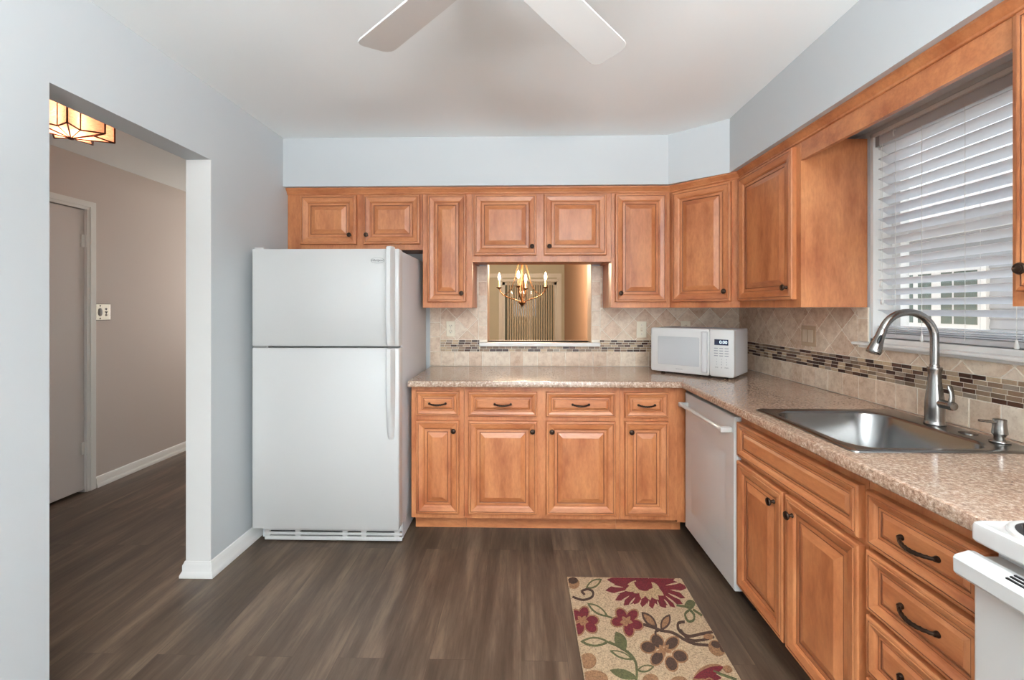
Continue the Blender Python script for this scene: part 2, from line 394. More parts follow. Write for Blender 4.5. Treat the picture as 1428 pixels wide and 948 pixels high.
# window
wf = MB()
for a in ((WY0, WY0+.03), (WY1-.016, WY1)): wf.box(R+.002, R+.15, a[0], a[1], WZ0, WZ1)
wf.box(R+.002, R+.15, WY0, WY1, WZ1-.016, WZ1); wf.box(R+.002, R+.15, WY0, WY1, WZ0-.01, WZ0+.02)
for (a, c) in ((WY0+.03, WY0+.075), (WY1-.061, WY1-.016)): wf.box(R+.085, R+.125, a, c, WZ0, WZ1)
wf.box(R+.085, R+.125, WY0, WY1, WZ1-.06, WZ1-.016); wf.box(R+.085, R+.125, WY0, WY1, WZ0, WZ0+.055); wf.box(R+.08, R+.13, WY0, WY1, 1.665, 1.71)
win = struct('window_1', wf, M_white, bevel=.002)
g = MB(); g.box(R+.103, R+.107, WY0+.07, WY1-.055, WZ0+.05, WZ1-.055); g.build('pane', M_glass, win)
sl = MB(); sl.cbox(R-.045, R+.08, WY0-.05, 2.062, 1.200, 1.2135, .004); sl.cbox(R-.022, R-.001, WY0-.03, 2.04, 1.188, 1.200, .003); sl.build('window_sill', M_white, win)

# hall door with casing
d = MB(); d.cbox(XH-.04, XH-.005, 2.36, 3.136, .022, 2.10, .003)
door = struct('door_1', d, M_hall and paint('grey_white_door_paint', S(208, 200, 196), .4))
c = MB(); pr = [(0, 0)]
for o_, i_, h0, h1 in ((0, 0, 0, .012), (.010, .022, .012, .018)):
    A = [(2.27+o_, 0), (2.27+o_, 2.17-o_), (3.208-o_, 2.17-o_), (3.208-o_, 0)]; B = [(2.335-i_, 0), (2.335-i_, 2.105+i_), (3.14+i_, 2.105+i_), (3.14+i_, 0)]
    for k in range(3):
        c.prism([A[k], A[k+1], B[k+1], B[k]], h0, h1, lambda a, b_, hh: (XH+hh, a, b_))
c.box(XH-.1, XH, 3.136, 3.14, 0, 2.105)
c.build('door_casing', M_white, door)
for hz in (1.87, .33):
    h = MB(); h.lathe([(.0055, -.045), (.0055, .045)], (XH+.004, 3.138, hz), n=10); h.box(XH-.006, XH+.002, 3.11, 3.166, hz-.045, hz+.045)
    h.build('hinge', M_white, door, smooth=40)
kn = MB(); kn.lathe([(.025, 0), (.025, .006), (.01, .012), (.01, .035), (.024, .045), (.027, .06), (.018, .07), (0.001, .072)], (XH-.005, 2.42, .98), 'x'); kn.build('door_knob', M_brass, door, smooth=40)
# dining sliding glass door
sf = MB()
for a in ((SX0, SX0+.05), (SX1-.05, SX1), (.14, .19)): sf.box(a[0], a[1], YF+.02, YF+.09, 0, SZ)
sf.box(SX0, SX1, YF+.02, YF+.09, SZ-.05, SZ); sf.box(SX0, SX1, YF+.02, YF+.09, 0, .06)
sd = struct('door_2', sf, M_white)
g = MB(); g.box(SX0+.04, SX1-.04, YF+.05, YF+.056, .05, SZ-.04); g.build('pane', pane_glass('dusky_glass', (.22, .19, .14, 1), .04), sd)
cs = MB(); cs.box(SX0-.07, SX0, YF-.02, YF, 0, SZ+.11); cs.box(SX1, SX1+.09, YF-.02, YF, 0, SZ+.11); cs.box(SX0-.30, SX1+.09, YF-.03, YF, SZ+.09, SZ+.17); cs.build('door_casing', M_white, sd, bevel=.004)
# patio door frame behind the viewer
pf = MB()
for x in (-.4, .56, 1.52): pf.box(x, x+.06, YB-.12, YB-.04, 0, 2.12)
pf.box(-.4, 1.58, YB-.12, YB-.04, 2.06, 2.12); struct('door_3', pf, M_white)

# ------------------------------------------------------------------ cabinets
RAISED = [(0, 0, 0), (0, -.0195, 0), (.003, -.0235, 0), (.007, -.0245, 0), (.0125, -.0245, 0), (.0133, -.0230, 2), (.0150, -.0230, 2), (.0175, -.0255, 0), (.042, -.0205, 0), (.047, -.0170, 0),
          (.050, -.0135, 0), (.0520, -.0130, 2), (.066, -.0140, 0), (.0685, -.0120, 2), (.071, -.0120, 2), (.097, -.0215, 0), (.099, -.0222, 0)]
DRAWER = [(0, 0, 0), (0, -.0195, 0), (.003, -.0235, 0), (.006, -.0245, 0), (.0100, -.0245, 0), (.0108, -.0230, 2), (.0122, -.0230, 2), (.0145, -.0255, 0), (.026, -.0215, 0), (.031, -.0185, 0), (.033, -.0145, 0),
          (.0348, -.0140, 2), (.041, -.0145, 0), (.0425, -.0125, 2), (.0442, -.0125, 2), (.054, -.0185, 0)]
def front_mesh(x0, x1, z0, z1, prof, horiz=False):
    mb = MB(); rings = []
    for i, y, _ in prof: rings.append([(x0+i, y, z0+i), (x1-i, y, z0+i), (x1-i, y, z1-i), (x0+i, y, z1-i)])
    for k in range(len(rings)-1):
        gl = prof[k+1][2] == 2
        for e in range(4):
            q = [rings[k][e], rings[k][(e+1) % 4], rings[k+1][(e+1) % 4], rings[k+1][e]]
            mb.add(q, [(0, 1, 2, 3)], 2 if gl else (1 if e in (0, 2) else 0))
    mb.add(rings[-1], [(0, 1, 2, 3)], 1 if horiz else 0); mb.add(rings[0], [(3, 2, 1, 0)], 0)
    bm = bmesh.new()
    return mb
def weld(o):
    bm = bmesh.new(); bm.from_mesh(o.data); bmesh.ops.remove_doubles(bm, verts=bm.verts[:], dist=1e-5); bmesh.ops.recalc_face_normals(bm, faces=bm.faces[:]); bm.to_mesh(o.data); bm.free()
KNOB = [(.0075, 0), (.0085, .002), (.0055, .006), (.005, .013), (.0075, .016), (.0135, .019), (.0155, .0225), (.0135, .0265), (.0095, .0275), (.0085, .0268), (.005, .0285), (.001, .029)]
def knob(parent, x, z, y=-.0230):
    mb = MB(); mb.lathe(KNOB, (x, y, z), '-y', 20); return mb.build('knob', M_bronze, parent, smooth=35)
def pull(parent, x, z, y=-.0185, w=.096):
    mb = MB(); n = 36; pts = []
    for i in range(n+1):
        t = i/n; pts.append((x-w/2+w*t, y-.006-.02*math.sin(PI*t)**.7, z-.005*math.sin(PI*t)))
    mb.tube(pts, [.0042+.0014*math.sin(PI*i/n) for i in range(n+1)], 12, twist=520, amp=.13)
    for sx in (-1, 1): mb.lathe([(.0075, 0), (.008, .003), (.0062, .007), (.0055, .010), (.003, .0115)], (x+sx*w/2, y, z), '-y', 14)
    return mb.build('pull_handle', M_bronze, parent, smooth=40)
def door_part(parent, x0, x1, z0, z1, kx, kz, hinge=None):
    o = front_mesh(x0, x1, z0, z1, RAISED).build('door', WOOD, parent); weld(o)
    if kx is not None: knob(o, kx, kz)
    return o
def drawer_part(parent, x0, x1, z0, z1, handle=True, name='drawer', prof=DRAWER):
    o = front_mesh(x0, x1, z0, z1, prof, True).build(name, WOOD, parent); weld(o)
    if handle: pull(o, (x0+x1)/2, (z0+z1)/2)
    return o
def face_frame(parent, x0, x1, z0, z1, openings):
    """frame with stiles and rails round the given openings (solid elsewhere)"""
    mb = MB(); xs = sorted({x0, x1, *[a for o in openings for a in o[:2]]}); zs = sorted({z0, z1, *[a for o in openings for a in o[2:]]})
    for i in range(len(xs)-1):
        run = None
        for k in range(len(zs)-1):
            cx = (xs[i]+xs[i+1])/2; cz = (zs[k]+zs[k+1])/2
            hole = any(o[0] < cx < o[1] and o[2] < cz < o[3] for o in openings)
            if hole:
                if run is not None: mb.box(xs[i], xs[i+1], 0, .019, run, zs[k]); run = None
            elif run is None: run = zs[k]
        if run is not None: mb.box(xs[i], xs[i+1], 0, .019, run, z1)
    o = mb.build('face_frame', WOOD, parent); weld(o); return o
def carcass(parent, x0, x1, dep, z0, z1, top=True):
    mb = MB(); t = .016
    mb.box(x0, x0+t, .019, dep, z0, z1); mb.box(x1-t, x1, .019, dep, z0, z1); mb.box(x0+t, x1-t, .019, dep, z0+.012, z0+.012+t)
    if top: mb.box(x0+t, x1-t, .019, dep, z1-t, z1)
    mb.box(x0+t, x1-t, dep-.012, dep, z0+.012+t, z1-t)
    return mb.build('cabinet_body', WOOD, parent)
def toe_kick(parent, x0, x1, rec, h):
    mb = MB(); mb.box(x0, x1, rec, rec+.018, 0, h); mb.build('toe_kick', [M_wh], parent)
UD, UZ0, UZ1 = .304, 1.373, 2.150
UF = D-UD; BF = D-.605; RU = R-UD; RB = R-.605
GU = 'maple wall cabinets'; GB = 'maple base cabinets'
def ins(o, k=.014): return (o[0]+k, o[1]-k, o[2]+k, o[3]-k)
def upper(label, x0, x1, z0, fronts, loc=None, rotz=0, dep=UD-.002, frame=None, body=True):
    t = thing('wall_cabinet', label, 'cabinet', (x0 if loc is None else loc[0], UF if loc is None else loc[1], z0), rotz, GU)
    w = x1-x0; hh = UZ1-z0
    F = [(a-x0, b_-x0, c_-z0, d_-z0) for a, b_, c_, d_, *_ in fronts]
    face_frame(t, 0, w, 0, hh, [ins(f) for f in F])
    if body: carcass(t, 0, w, dep, 0, hh)
    for f, fr in zip(F, fronts):
        kx, kz = fr[4]-x0, fr[5]-z0; door_part(t, *f, kx, kz)
    return t
upper('wide low maple wall cabinet with two doors above the white refrigerator', L+.004, -.664, 1.762,
      [(-1.485, -1.107, 1.799, 2.126, -1.146, 1.858), (-1.057, -.680, 1.799, 2.126, -1.032, 1.858)])
upper('narrow tall maple wall cabinet between refrigerator and pass-through, above the duplex outlet', -.662, -.329, UZ0,
      [(-.627, -.369, 1.411, 2.126, -.397, 1.469)])
upper('wide low maple wall cabinet with two doors above the pass-through opening', -.327, .597, 1.680,
      [(-.315, .100, 1.721, 2.126, .071, 1.778), (.151, .564, 1.721, 2.126, .185, 1.778)])
upper('narrow tall maple wall cabinet right of the pass-through, beside the diagonal corner cabinet', .599, .985, UZ0,
      [(.622, .958, 1.411, 2.126, .654, 1.468)])
# diagonal corner cabinet
cx0, cy0, cx1, cy1 = .988, UF, RU, D-.6105
cw = math.hypot(cx1-cx0, cy1-cy0); ca = math.atan2(cy1-cy0, cx1-cx0)
t = thing('corner_wall_cabinet', 'diagonal single-door maple cabinet across the corner, above the white microwave', 'cabinet', (cx0, cy0, UZ0), ca, GU)
fh = UZ1-UZ0
F = [(.022, cw-.045, .038, .753)]
face_frame(t, 0, cw, 0, fh, [ins(f) for f in F]); door_part(t, *F[0], cw-.078, .098)
mb = MB(); cai = Matrix.Rotation(-ca, 3, 'Z')
def loc2(x, y): p = cai @ Vector((x-cx0, y-cy0, 0)); return (p.x, p.y)
poly = [loc2(*p) for p in ((cx0+.016, cy0+.016), (cx0+.004, D-.012), (R-.012, D-.012), (R-.012, cy1+.004), (cx1+.016, cy1+.016))]
mb.prism(poly, .012, .028); mb.prism(poly, fh-.016, fh)
for a_, b_ in ((1, 0), (4, 3)):
    pa, pb = Vector(poly[a_]), Vector(poly[b_]); dn = (pb-pa).normalized(); nn = Vector((-dn.y, dn.x))*.008
    mb.prism([tuple(pa+nn), tuple(pb+nn), tuple(pb-nn), tuple(pa-nn)], 0, fh)
mb.build('cabinet_body', WOOD, t)
# right-hand wall cabinets: local x runs along -Y, local y into the wall
def upper_r(label, y_far, y_near, z0, f, endpanel=False):
    t = thing('wall_cabinet', label, 'cabinet', (RU, y_far, z0), -PI/2, GU)
    w = y_far-y_near; hh = UZ1-z0
    fr = (y_far-f[0], y_far-f[1], f[2]-z0, f[3]-z0)
    face_frame(t, 0, w, 0, hh, [ins(fr)]); carcass(t, 0, w, UD-.002, 0, hh); door_part(t, *fr, y_far-f[4], f[5]-z0)
    return t
upper_r('maple wall cabinet on the right wall, its plain end panel facing the window', 2.572, 2.019, UZ0, (2.552, 2.052, 1.411, 2.126, 2.088, 1.468))
upper_r('maple wall cabinet cut by the right picture edge, nearest the viewer', 1.161, .70, UZ0, (1.136, .73, 1.411, 2.126, 1.106, 1.468))
# board bridging the cabinets over the window
va = MB(); va.box(RU, RU+.019, 1.1625, 2.0175, 2.053, 2.150); tag(va.build('window_valance', [M_wh]), 'flat maple valance board bridging the cabinets above the window', 'valance')
# crown
CP = [(-.008, 2.136), (.004, 2.136), (.007, 2.139), (.007, 2.146), (.010, 2.149), (.014, 2.158), (.022, 2.166), (.024, 2.168), (.024, 2.1775), (-.008, 2.1775)]
cm = MB(); cm.sweep(CP, [(L+.002, UF), (cx0, cy0), (cx1, cy1), (RU, .70)], side=-1)
cr = cm.build('crown_molding', [M_wh], smooth=25); tag(cr, 'stepped maple crown molding running along the tops of all wall cabinets', 'molding')

def base(label, x0, x1, fronts, loc, rotz, toe=.11, rec=.106, hgt=.905, name='base_cabinet'):
    t = thing(name, label, 'cabinet', loc, rotz, GB)
    w = x1-x0; F = [(f[0]-x0, f[1]-x0, f[2], f[3]) for f in fronts]
    face_frame(t, 0, w, toe, hgt, [ins(f) for f in F]); carcass(t, 0, w, .59, toe, hgt, top=fronts[0][4] != 'blank'); toe_kick(t, 0, w+.001, rec, toe)
    for f, fr in zip(F, fronts):
        if fr[4] == 'drawer': drawer_part(t, *f)
        elif fr[4] == 'blank': drawer_part(t, *f, handle=False, name='false_drawer_front')
        else: door_part(t, *f, fr[4]-x0, fr[5])
    return t
base('narrow maple base cabinet beside the refrigerator, one drawer over one door', -.662, -.345,
     [(-.630, -.372, .727, .873, 'drawer'), (-.630, -.372, .142, .698, -.402, .641)], (-.662, BF, 0), 0)
base('wide maple base cabinet with two drawers over two doors, below the pass-through', -.343, .585,
     [(-.316, .094, .725, .871, 'drawer'), (.147, .558, .724, .871, 'drawer'), (-.316, .094, .142, .697, .066, .641), (.147, .558, .142, .697, .181, .641)], (-.343, BF, 0), 0)
t = base('narrow maple base cabinet left of the dishwasher, one drawer over one door', .587, .925,
     [(.613, .869, .722, .871, 'drawer'), (.614, .869, .142, .698, .648, .641)], (.587, BF, 0), 0)
mb = MB(); mb.box(.339, .395, .004, .03, .095, .905); mb.box(.339, .395, .106, .124, 0, .095); mb.build('corner_filler', WOOD, t)
base('maple sink base cabinet under the steel sink, two doors below a false drawer front', 0, .713,
     [(.001, .699, .706, .858, 'blank'), (.001, .342, .125, .685, .290, .627), (.358, .701, .125, .685, .402, .627)], (RB, 1.962, 0), -PI/2)
base('maple drawer base cabinet with three drawers and dark rope pulls, beside the range', 0, .357,
     [(.013, .331, .705, .858, 'drawer'), (.013, .331, .522, .690, 'drawer'), (.013, .331, .135, .507, 'drawer')][:2] + [(.013, .331, .345, .507, 'drawer'), (.013, .331, .135, .330, 'drawer')], (RB, 1.247, 0), -PI/2)

# ------------------------------------------------------------------ countertop
CZ, CB = .9417, .9065
CF, CRX = D-.669, R-.669                     # front edges
cEnd = .889
SXa, SXb, SYa, SYb = 1.00, 1.53, 1.31, 1.815   # sink cut-out
ct = MB(); z0, z1 = CB, CZ
ct.box(-.668, R-.001, CF+.02, D-.001, z0, z1)
ct.box(CRX+.02, SXa, cEnd, CF+.02, z0, z1); ct.box(SXb, R-.001, cEnd, CF+.02, z0, z1)
ct.box(SXa, SXb, cEnd, SYa, z0, z1); ct.box(SXa, SXb, SYb, CF+.02, z0, z1)
nose = [(0, z0), (0, z1)]
np_ = [(-.001, z0-.0)] + [(.016, z0), (.019, z0+.002), (.02, z0+.005)] + [(.02, z0+.015), (.02, z1-.006), (.0185, z1-.002), (.0145, z1-.0003), (.006, z1)] + [(-.001, z1)]
ct.sweep(np_, [(-.668, CF+.02), (CRX+.02, CF+.02), (CRX+.02, cEnd)], side=-1)
o = ct.build('countertop', M_counter, smooth=30)
tag(o, 'L-shaped speckled beige laminate countertop on the base cabinets', 'countertop')

# ------------------------------------------------------------------ backsplash
def clip(poly, x0, x1, z0, z1):
    def cut(p, f):
        out = []
        for i in range(len(p)):
            a, b_ = p[i], p[(i+1) % len(p)]; fa, fb = f(a), f(b_)
            if fa >= 0: out.append(a)
            if (fa >= 0) != (fb >= 0):
                t = fa/(fa-fb); out.append((a[0]+(b_[0]-a[0])*t, a[1]+(b_[1]-a[1])*t))
        return out
    for f in (lambda p: p[0]-x0, lambda p: x1-p[0], lambda p: p[1]-z0, lambda p: z1-p[1]):
        poly = cut(poly, f)
        if len(poly) < 3: return []
    return poly
def area(p): return abs(sum(p[i][0]*p[(i+1) % len(p)][1]-p[(i+1) % len(p)][0]*p[i][1] for i in range(len(p))))/2
def shrink(p, g):
    cx = sum(a for a, _ in p)/len(p); cy = sum(b_ for _, b_ in p)/len(p); out = []
    n = len(p); sgn = 1 if sum(p[i][0]*p[(i+1) % n][1]-p[(i+1) % n][0]*p[i][1] for i in range(n)) > 0 else -1
    for i in range(n):
        a, b_, c_ = Vector(p[i-1]), Vector(p[i]), Vector(p[(i+1) % n])
        d0 = (b_-a); d1 = (c_-b_)
        if d0.length < 1e-6 or d1.length < 1e-6: continue
        d0.normalize(); d1.normalize()
        n0 = Vector((-d0.y, d0.x))*sgn; n1 = Vector((-d1.y, d1.x))*sgn; m_ = n0+n1
        if m_.length < 1e-3: continue
        m_.normalize(); out.append(tuple(b_+m_*(g/max(.35, m_.dot(n0)))))
    return out
def tiles(mb, polys, fn, th=.008, g=.0021):
    for p in polys:
        if len(p) < 3 or area(p) < 1.5e-4: continue
        q = shrink(p, g)
        if len(q) >= 3: mb.prism(q, .001, th, fn, 0, .0012, .001)
def diamonds(x0, x1, z0, z1, cx, cz, h):
    out = []
    i0 = int((x0-cx)/h)-2
    for i in range(i0, i0+int((x1-x0)/h)+6):
        for k in range(-4, 6):
            if (i+k) % 2: continue
            X, Z = cx+i*h, cz+k*h
            p = clip([(X-h, Z), (X, Z-h), (X+h, Z), (X, Z+h)], x0, x1, z0, z1)
            if p: out.append(p)
    return out
def grid(x0, x1, z0, z1, w, hgt, ox=0):
    out = []; x = x0-ox
    while x < x1:
        z = z0
        while z < z1-1e-4:
            p = clip([(x, z), (x+w, z), (x+w, z+hgt), (x, z+hgt)], x0, x1, z0, z1)
            if p: out.append(p)
            z += hgt
        x += w
    return out
def mosaic_rows(x0, x1, z0, z1, rows=5, w=.047):
    out = []; hgt = (z1-z0)/rows
    for r_ in range(rows):
        x = x0-w*random.random()
        while x < x1:
            p = clip([(x, z0+r_*hgt), (x+w, z0+r_*hgt), (x+w, z0+(r_+1)*hgt), (x, z0+(r_+1)*hgt)], x0, x1, z0, z1)
            if p: out.append(p)
            x += w
    return out
MZ0, MZ1 = 1.049, 1.136
fnB = lambda a, b_, h: (a, D-h, b_)
fnR = lambda a, b_, h: (R-h, a, b_)
def backsplash(name, label, fn, field, dia, gridp, mos, grout_boxes):
    t = thing(name, label, 'backsplash', (0, 0, 0))
    mb = MB()
    for (a0, a1, b0, b1) in grout_boxes: mb.prism([(a0, b0), (a1, b0), (a1, b1), (a0, b1)], 0.0005, .0055, fn)
    mb.build('grout', M_grout, t)
    for ps in dia:
        mb = MB(); tiles(mb, ps, fn); mb.build('diamond_tiles', M_tile, t)
    for nm, ps in gridp:
        mb = MB(); tiles(mb, ps, fn); mb.build(nm, M_tile, t)
    mb = MB(); tiles(mb, mos, fn, .0078, .0012); mb.build('mosaic_band', M_mosaic, t)
    return t
XE = R-.001
h = .0785
dia = [diamonds(-.60, PX0-.062, MZ1, UZ0, -.40, 1.290, h), diamonds(PX1+.062, XE, MZ1, UZ0, .75, 1.290, h)]
gr = [('base_row_tiles', grid(-.677, XE, CZ+.001, MZ0, .102, .2, .02)), ('edge_column_tiles', grid(-.677, -.60, MZ0, UZ0, .08, .108)),
      ('opening_border_tiles', grid(PX0-.062, PX0, MZ1, 1.68, .07, .108)+grid(-.327, PX0-.062, UZ0, 1.68, .2, .108)), ('opening_border_tiles', grid(PX1, PX1+.062, MZ1, 1.68, .07, .108)+grid(PX1+.062, .597, UZ0, 1.68, .2, .108))]
mo = mosaic_rows(-.60, -.31, MZ0, MZ1) + mosaic_rows(-.31, .577, MZ0, 1.0895, 2.4 and 2) + mosaic_rows(.577, XE, MZ0, MZ1)
gb = [(-.677, PX0, CZ+.001, UZ0), (PX0, PX1, CZ+.001, 1.089), (PX1, XE, CZ+.001, UZ0), (-.329, PX0, UZ0, 1.68), (PX1, .597, UZ0, 1.68)]
def keep_out(polys, boxes):
    return [p for p in polys if not any(b_[0] < sum(q[0] for q in p)/len(p) < b_[1] and b_[2] < sum(q[1] for q in p)/len(p) < b_[3] for b_ in boxes)]
backsplash('tile_backsplash', 'beige stone tile backsplash with mosaic band on the back wall around the pass-through', fnB, None, dia, gr, mo, gb)
YE = D-.009
dia = [diamonds(2.068, YE, MZ1, UZ0, 2.42, 1.262, h*1.06) + diamonds(.889, 2.068, MZ1, 1.187, 2.42, 1.262, h*1.06)]
gr = [('base_row_tiles', grid(.889, YE, CZ+.001, MZ0, .1005, .2, .03)), ('window_border_tiles', grid(2.009, 2.068, 1.214, UZ0, .08, .108))]
mo = mosaic_rows(.889, YE, MZ0, MZ1)
gb = [(.889, YE, CZ+.001, 1.187), (2.068, YE, 1.187, UZ0), (2.009, 2.068, 1.214, UZ0)]
backsplash('tile_backsplash', 'beige stone tile backsplash with mosaic band behind the sink under the window', fnR, None, dia, gr, mo, gb)

# ------------------------------------------------------------------ outlets and switches
def plate(name, label, cat, loc, rotz, w, hgt, m, kind, group=None):
    t = thing(name, label, cat, loc, rotz, group)
    mb = MB(); mb.cbox(-w/2, w/2, -.006, 0, 0, hgt, .0025); mb.build('cover_plate', m, t)
    if kind == 'duplex':
        for z in (hgt*.32, hgt*.68):
            mb = MB(); mb.lathe([(.016, 0), (.016, .0075), (.014, .009)], (0, 0, z), '-y', 20, sx=.95, sy=.85); r_ = mb.build('receptacle', m, t, smooth=40)
            for dx, hh in ((-.006, .008), (.006, .0065)):
                mb = MB(); mb.box(dx-.0012, dx+.0012, -.0096, -.0085, z+.001, z+.001+hh); mb.build('slot', M_black, r_)
            mb = MB(); mb.lathe([(.0024, 0), (.0024, .0096)], (0, 0, z-.007), '-y', 10); mb.build('slot', M_black, r_)
        mb = MB(); mb.lathe([(.003, 0), (.003, .007)], (0, 0, hgt/2), '-y', 10); mb.build('screw', M_steel, t)
    if kind == 'toggle':
        mb = MB(); mb.cbox(-.005, .005, -.016, -.004, hgt/2-.004, hgt/2+.012, .002); mb.build('toggle', m, t)
        mb = MB(); mb.box(-.0065, .0065, -.0075, -.005, hgt/2-.013, hgt/2+.013); mb.build('toggle_slot', M_tanplate, t)
        for z in (hgt*.22, hgt*.78):
            mb = MB(); mb.lathe([(.003, 0), (.003, .007)], (0, 0, z), '-y', 10); mb.build('screw', M_steel, t)
    if kind == 'rockers':
        for x in (-.023, .023):
            mb = MB(); mb.cbox(x-.0165, x+.0165, -.0110, -.004, hgt/2-.034, hgt/2+.034, .0015); mb.build('rocker_switch', M_tanplate, t)
    return t
plate('wall_outlet', 'almond duplex outlet on the tile left of the pass-through', 'outlet', (-.522, D-.0085, 1.161), 0, .066, .113, M_almond, 'duplex')
plate('light_switch', 'almond single switch plate on the tile between the pass-through and microwave', 'switch', (.880, D-.0085, 1.155), 0, .072, .118, M_almond, 'toggle')
plate('wall_outlet', 'pale outlet plate half hidden behind the top of the microwave', 'outlet', (1.20, D-.0085, 1.160), 0, .07, .116, M_almond, 'duplex')
plate('light_switch', 'tan double rocker switch plate on the right tile wall below the cabinet', 'switch', (R-.0085, 2.411, 1.160), -PI/2, .117, .113, mat('taupe_plastic', S(182, 158, 130), .45), 'rockers')
# polished hall plate
t = thing('hall_switch_plate', 'polished chrome plate with switch and outlet on the hall wall beside the door', 'switch', (XH, 3.271, 1.279), PI/2)
mb = MB(); mb.cbox(-.057, .057, -.005, 0, 0, .122, .002); mb.build('cover_plate', M_chrome, t)
mb = MB(); mb.box(-.059, .059, -.0015, 0, -.003, .125); mb.build('backing_edge', M_black, t)
mb = MB(); mb.lathe([(.0165, 0), (.0165, .0075), (.014, .009)], (-.024, 0, .061), '-y', 20, sy=1.9); mb.build('switch_rocker', M_greyplastic, t, smooth=40)
for z in (.038, .084):
    mb = MB(); mb.lathe([(.008, 0), (.008, .007), (.006, .008)], (.024, 0, z), '-y', 16); mb.build('receptacle', M_greyplastic, t, smooth=40)
mb = MB(); mb.box(.014, .034, -.0065, -.004, .058, .066); mb.box(.021, .027, -.0065, -.004, .048, .06); mb.build('socket_slot', M_black, t)
for z in (.012, .11):
    mb = MB(); mb.lathe([(.006, 0), (.005, .007)], (-.024, 0, z), '-y', 12); mb.build('screw', M_black, t)

# ------------------------------------------------------------------ refrigerator
FX0, FX1, FY = -1.537, -.6925, 2.42
t = thing('refrigerator', 'white top-freezer refrigerator standing in the left corner', 'refrigerator', (FX0, FY, 0))
W = FX1-FX0
mb = MB(); mb.cbox(.004, W-.002, .075, .70, .112, 1.700, .006); mb.box(.006, W-.004, .098, .69, .016, .113); mb.build('cabinet_shell', M_appl_side, t, smooth=30)
def fdoor(z0, z1):
    mb = MB(); pts = [(0, .07), (0, .006), (.003, .002), (.01, 0), (W-.01, 0), (W-.003, .002), (W, .006), (W, .07)]
    rings = []
    for z, k in ((z0, .004), (z0+.004, 0), (z1-.004, 0), (z1, .004)):
        rings.append([(min(max(x, k), W-k), max(y, k), z) for x, y in pts])
    loft(mb, rings, cap0=True); return mb
fd = fdoor(1.154, 1.706).build('freezer_door', M_appl, t, smooth=40)
ld = fdoor(.113, 1.143).build('fridge_door', M_appl, t, smooth=40)
gk = MB(); gk.box(.012, W-.012, .062, .076, .12, 1.70); gk.build('door_gasket', M_greyplastic, t)
def fhandle(parent, zs):
    mb = MB(); rings = []
    x0, x1 = W-.066, W-.020
    for z, pr_, wd in zs:
        c_ = (x0+x1)/2; hw = wd/2
        rings.append([(c_-hw, .001, z), (c_-hw, -pr_*.7, z), (c_-hw*.7, -pr_, z), (c_+hw*.3, -pr_, z), (c_+hw*.75, -pr_*.6, z), (c_+hw, .001, z)])
    loft(mb, rings, cap0=True); mb.build('handle', M_appl, parent, smooth=50)
fhandle(fd, [(1.158, .028, .036), (1.17, .036, .042), (1.3, .044, .046), (1.5, .046, .046), (1.69, .045, .044), (1.712, .042, .040), (1.7165, .034, .034)])
fhandle(ld, [(.628, .004, .028), (.645, .013, .034), (.70, .026, .04), (.85, .036, .044), (1.0, .042, .046), (1.125, .040, .044), (1.141, .034, .04)])
# mid hinge, top hinge cover, base grille
mb = MB(); mb.box(.006, .085, .004, .06, 1.1445, 1.1525); mb.lathe([(.007, 1.1435), (.007, 1.1535)], (.085, .014, 0), n=12); mb.build('center_hinge', M_steel, t)
mb = MB(); mb.cbox(.008, .06, .012, .16, 1.7062, 1.718, .004); mb.build('hinge_cover', M_appl, t, smooth=40)
mb = MB()
for (a, b_) in ((.052, .21), (.225, .49), (.53, .59), (.605, W-.05)):
    pass
mb.cbox(.028, W-.004, .076, .09, .010, .033, .003); mb.cbox(.028, W-.004, .076, .09, .040, .056, .003); mb.cbox(.028, W-.004, .076, .09, .066, .110, .003)
for x in (.028, .21, .49, .60, W-.05): mb.box(x, x+.03, .077, .09, .03, .09)
mb.build('base_grille', M_appl, t, smooth=40)
mb = MB(); mb.box(.03, W-.006, .0905, .094, .014, .11); mb.build('grille_recess', M_black, t)
bd = MB(); bd.lathe([(.039, 0), (.039, .0015), (.037, .0025)], (W-.122, 0, 1.640), '-y', 40, sy=.42); bo = bd.build('badge', M_greyplastic, t, smooth=30)
bd = MB(); bd.lathe([(.0375, .001), (.0365, .0029)], (W-.122, 0, 1.640), '-y', 40, sy=.40); bd.build('badge_face', M_appl, bo)
lettering('badge_lettering', 'Whirlpool', .0165, M_black, bo, (W-.122, -.0032, 1.640), slant=.25)
for x in (.06, W-.06):
    for y in (.12, .66):
        mb = MB(); mb.lathe([(.02, 0), (.02, .012), (.012, .016)], (x, y, 0), n=14); mb.build('foot', M_black, t)

# ------------------------------------------------------------------ dishwasher
DYf, DYn = 2.548, 1.966
t = thing('dishwasher', 'white built-in dishwasher with bar handle in the inside corner', 'dishwasher', (RB, DYf, 0), -PI/2)
w = DYf-DYn
mb = MB(); mb.box(.006, w-.004, .02, .57, .095, .885); mb.build('tub_body', M_appl_side, t)
mb = MB(); y0 = -.030
rings = []
def ring(i, y, z0=.09, z1=.878): return [(i, y, z0+i), (w-i, y, z0+i), (w-i, y, z1-i), (i, y, z1-i)]
def rg(x0, x1, z0, z1, y): return [(x0, y, z0), (x1, y, z0), (x1, y, z1), (x0, y, z1)]
loft(mb, [rg(0, w, .09, .878, .018), rg(0, w, .09, .878, y0+.004), rg(.004, w-.004, .094, .874, y0), rg(.075, w-.075, .20, .70, y0), rg(.082, w-.082, .207, .693, y0+.0012), rg(.090, w-.090, .215, .685, y0+.0012), rg(.097, w-.097, .222, .678, y0)], cap0=True)
dd = mb.build('door', M_appl, t, smooth=30)
mb = MB(); mb.tube([(.035, y0-.040, .812), (w-.035, y0-.040, .812)], .0105, 14)
for x in (.035, w-.035): mb.cbox(x-.014, x+.014, y0-.050, y0+.002, .800, .824, .004)
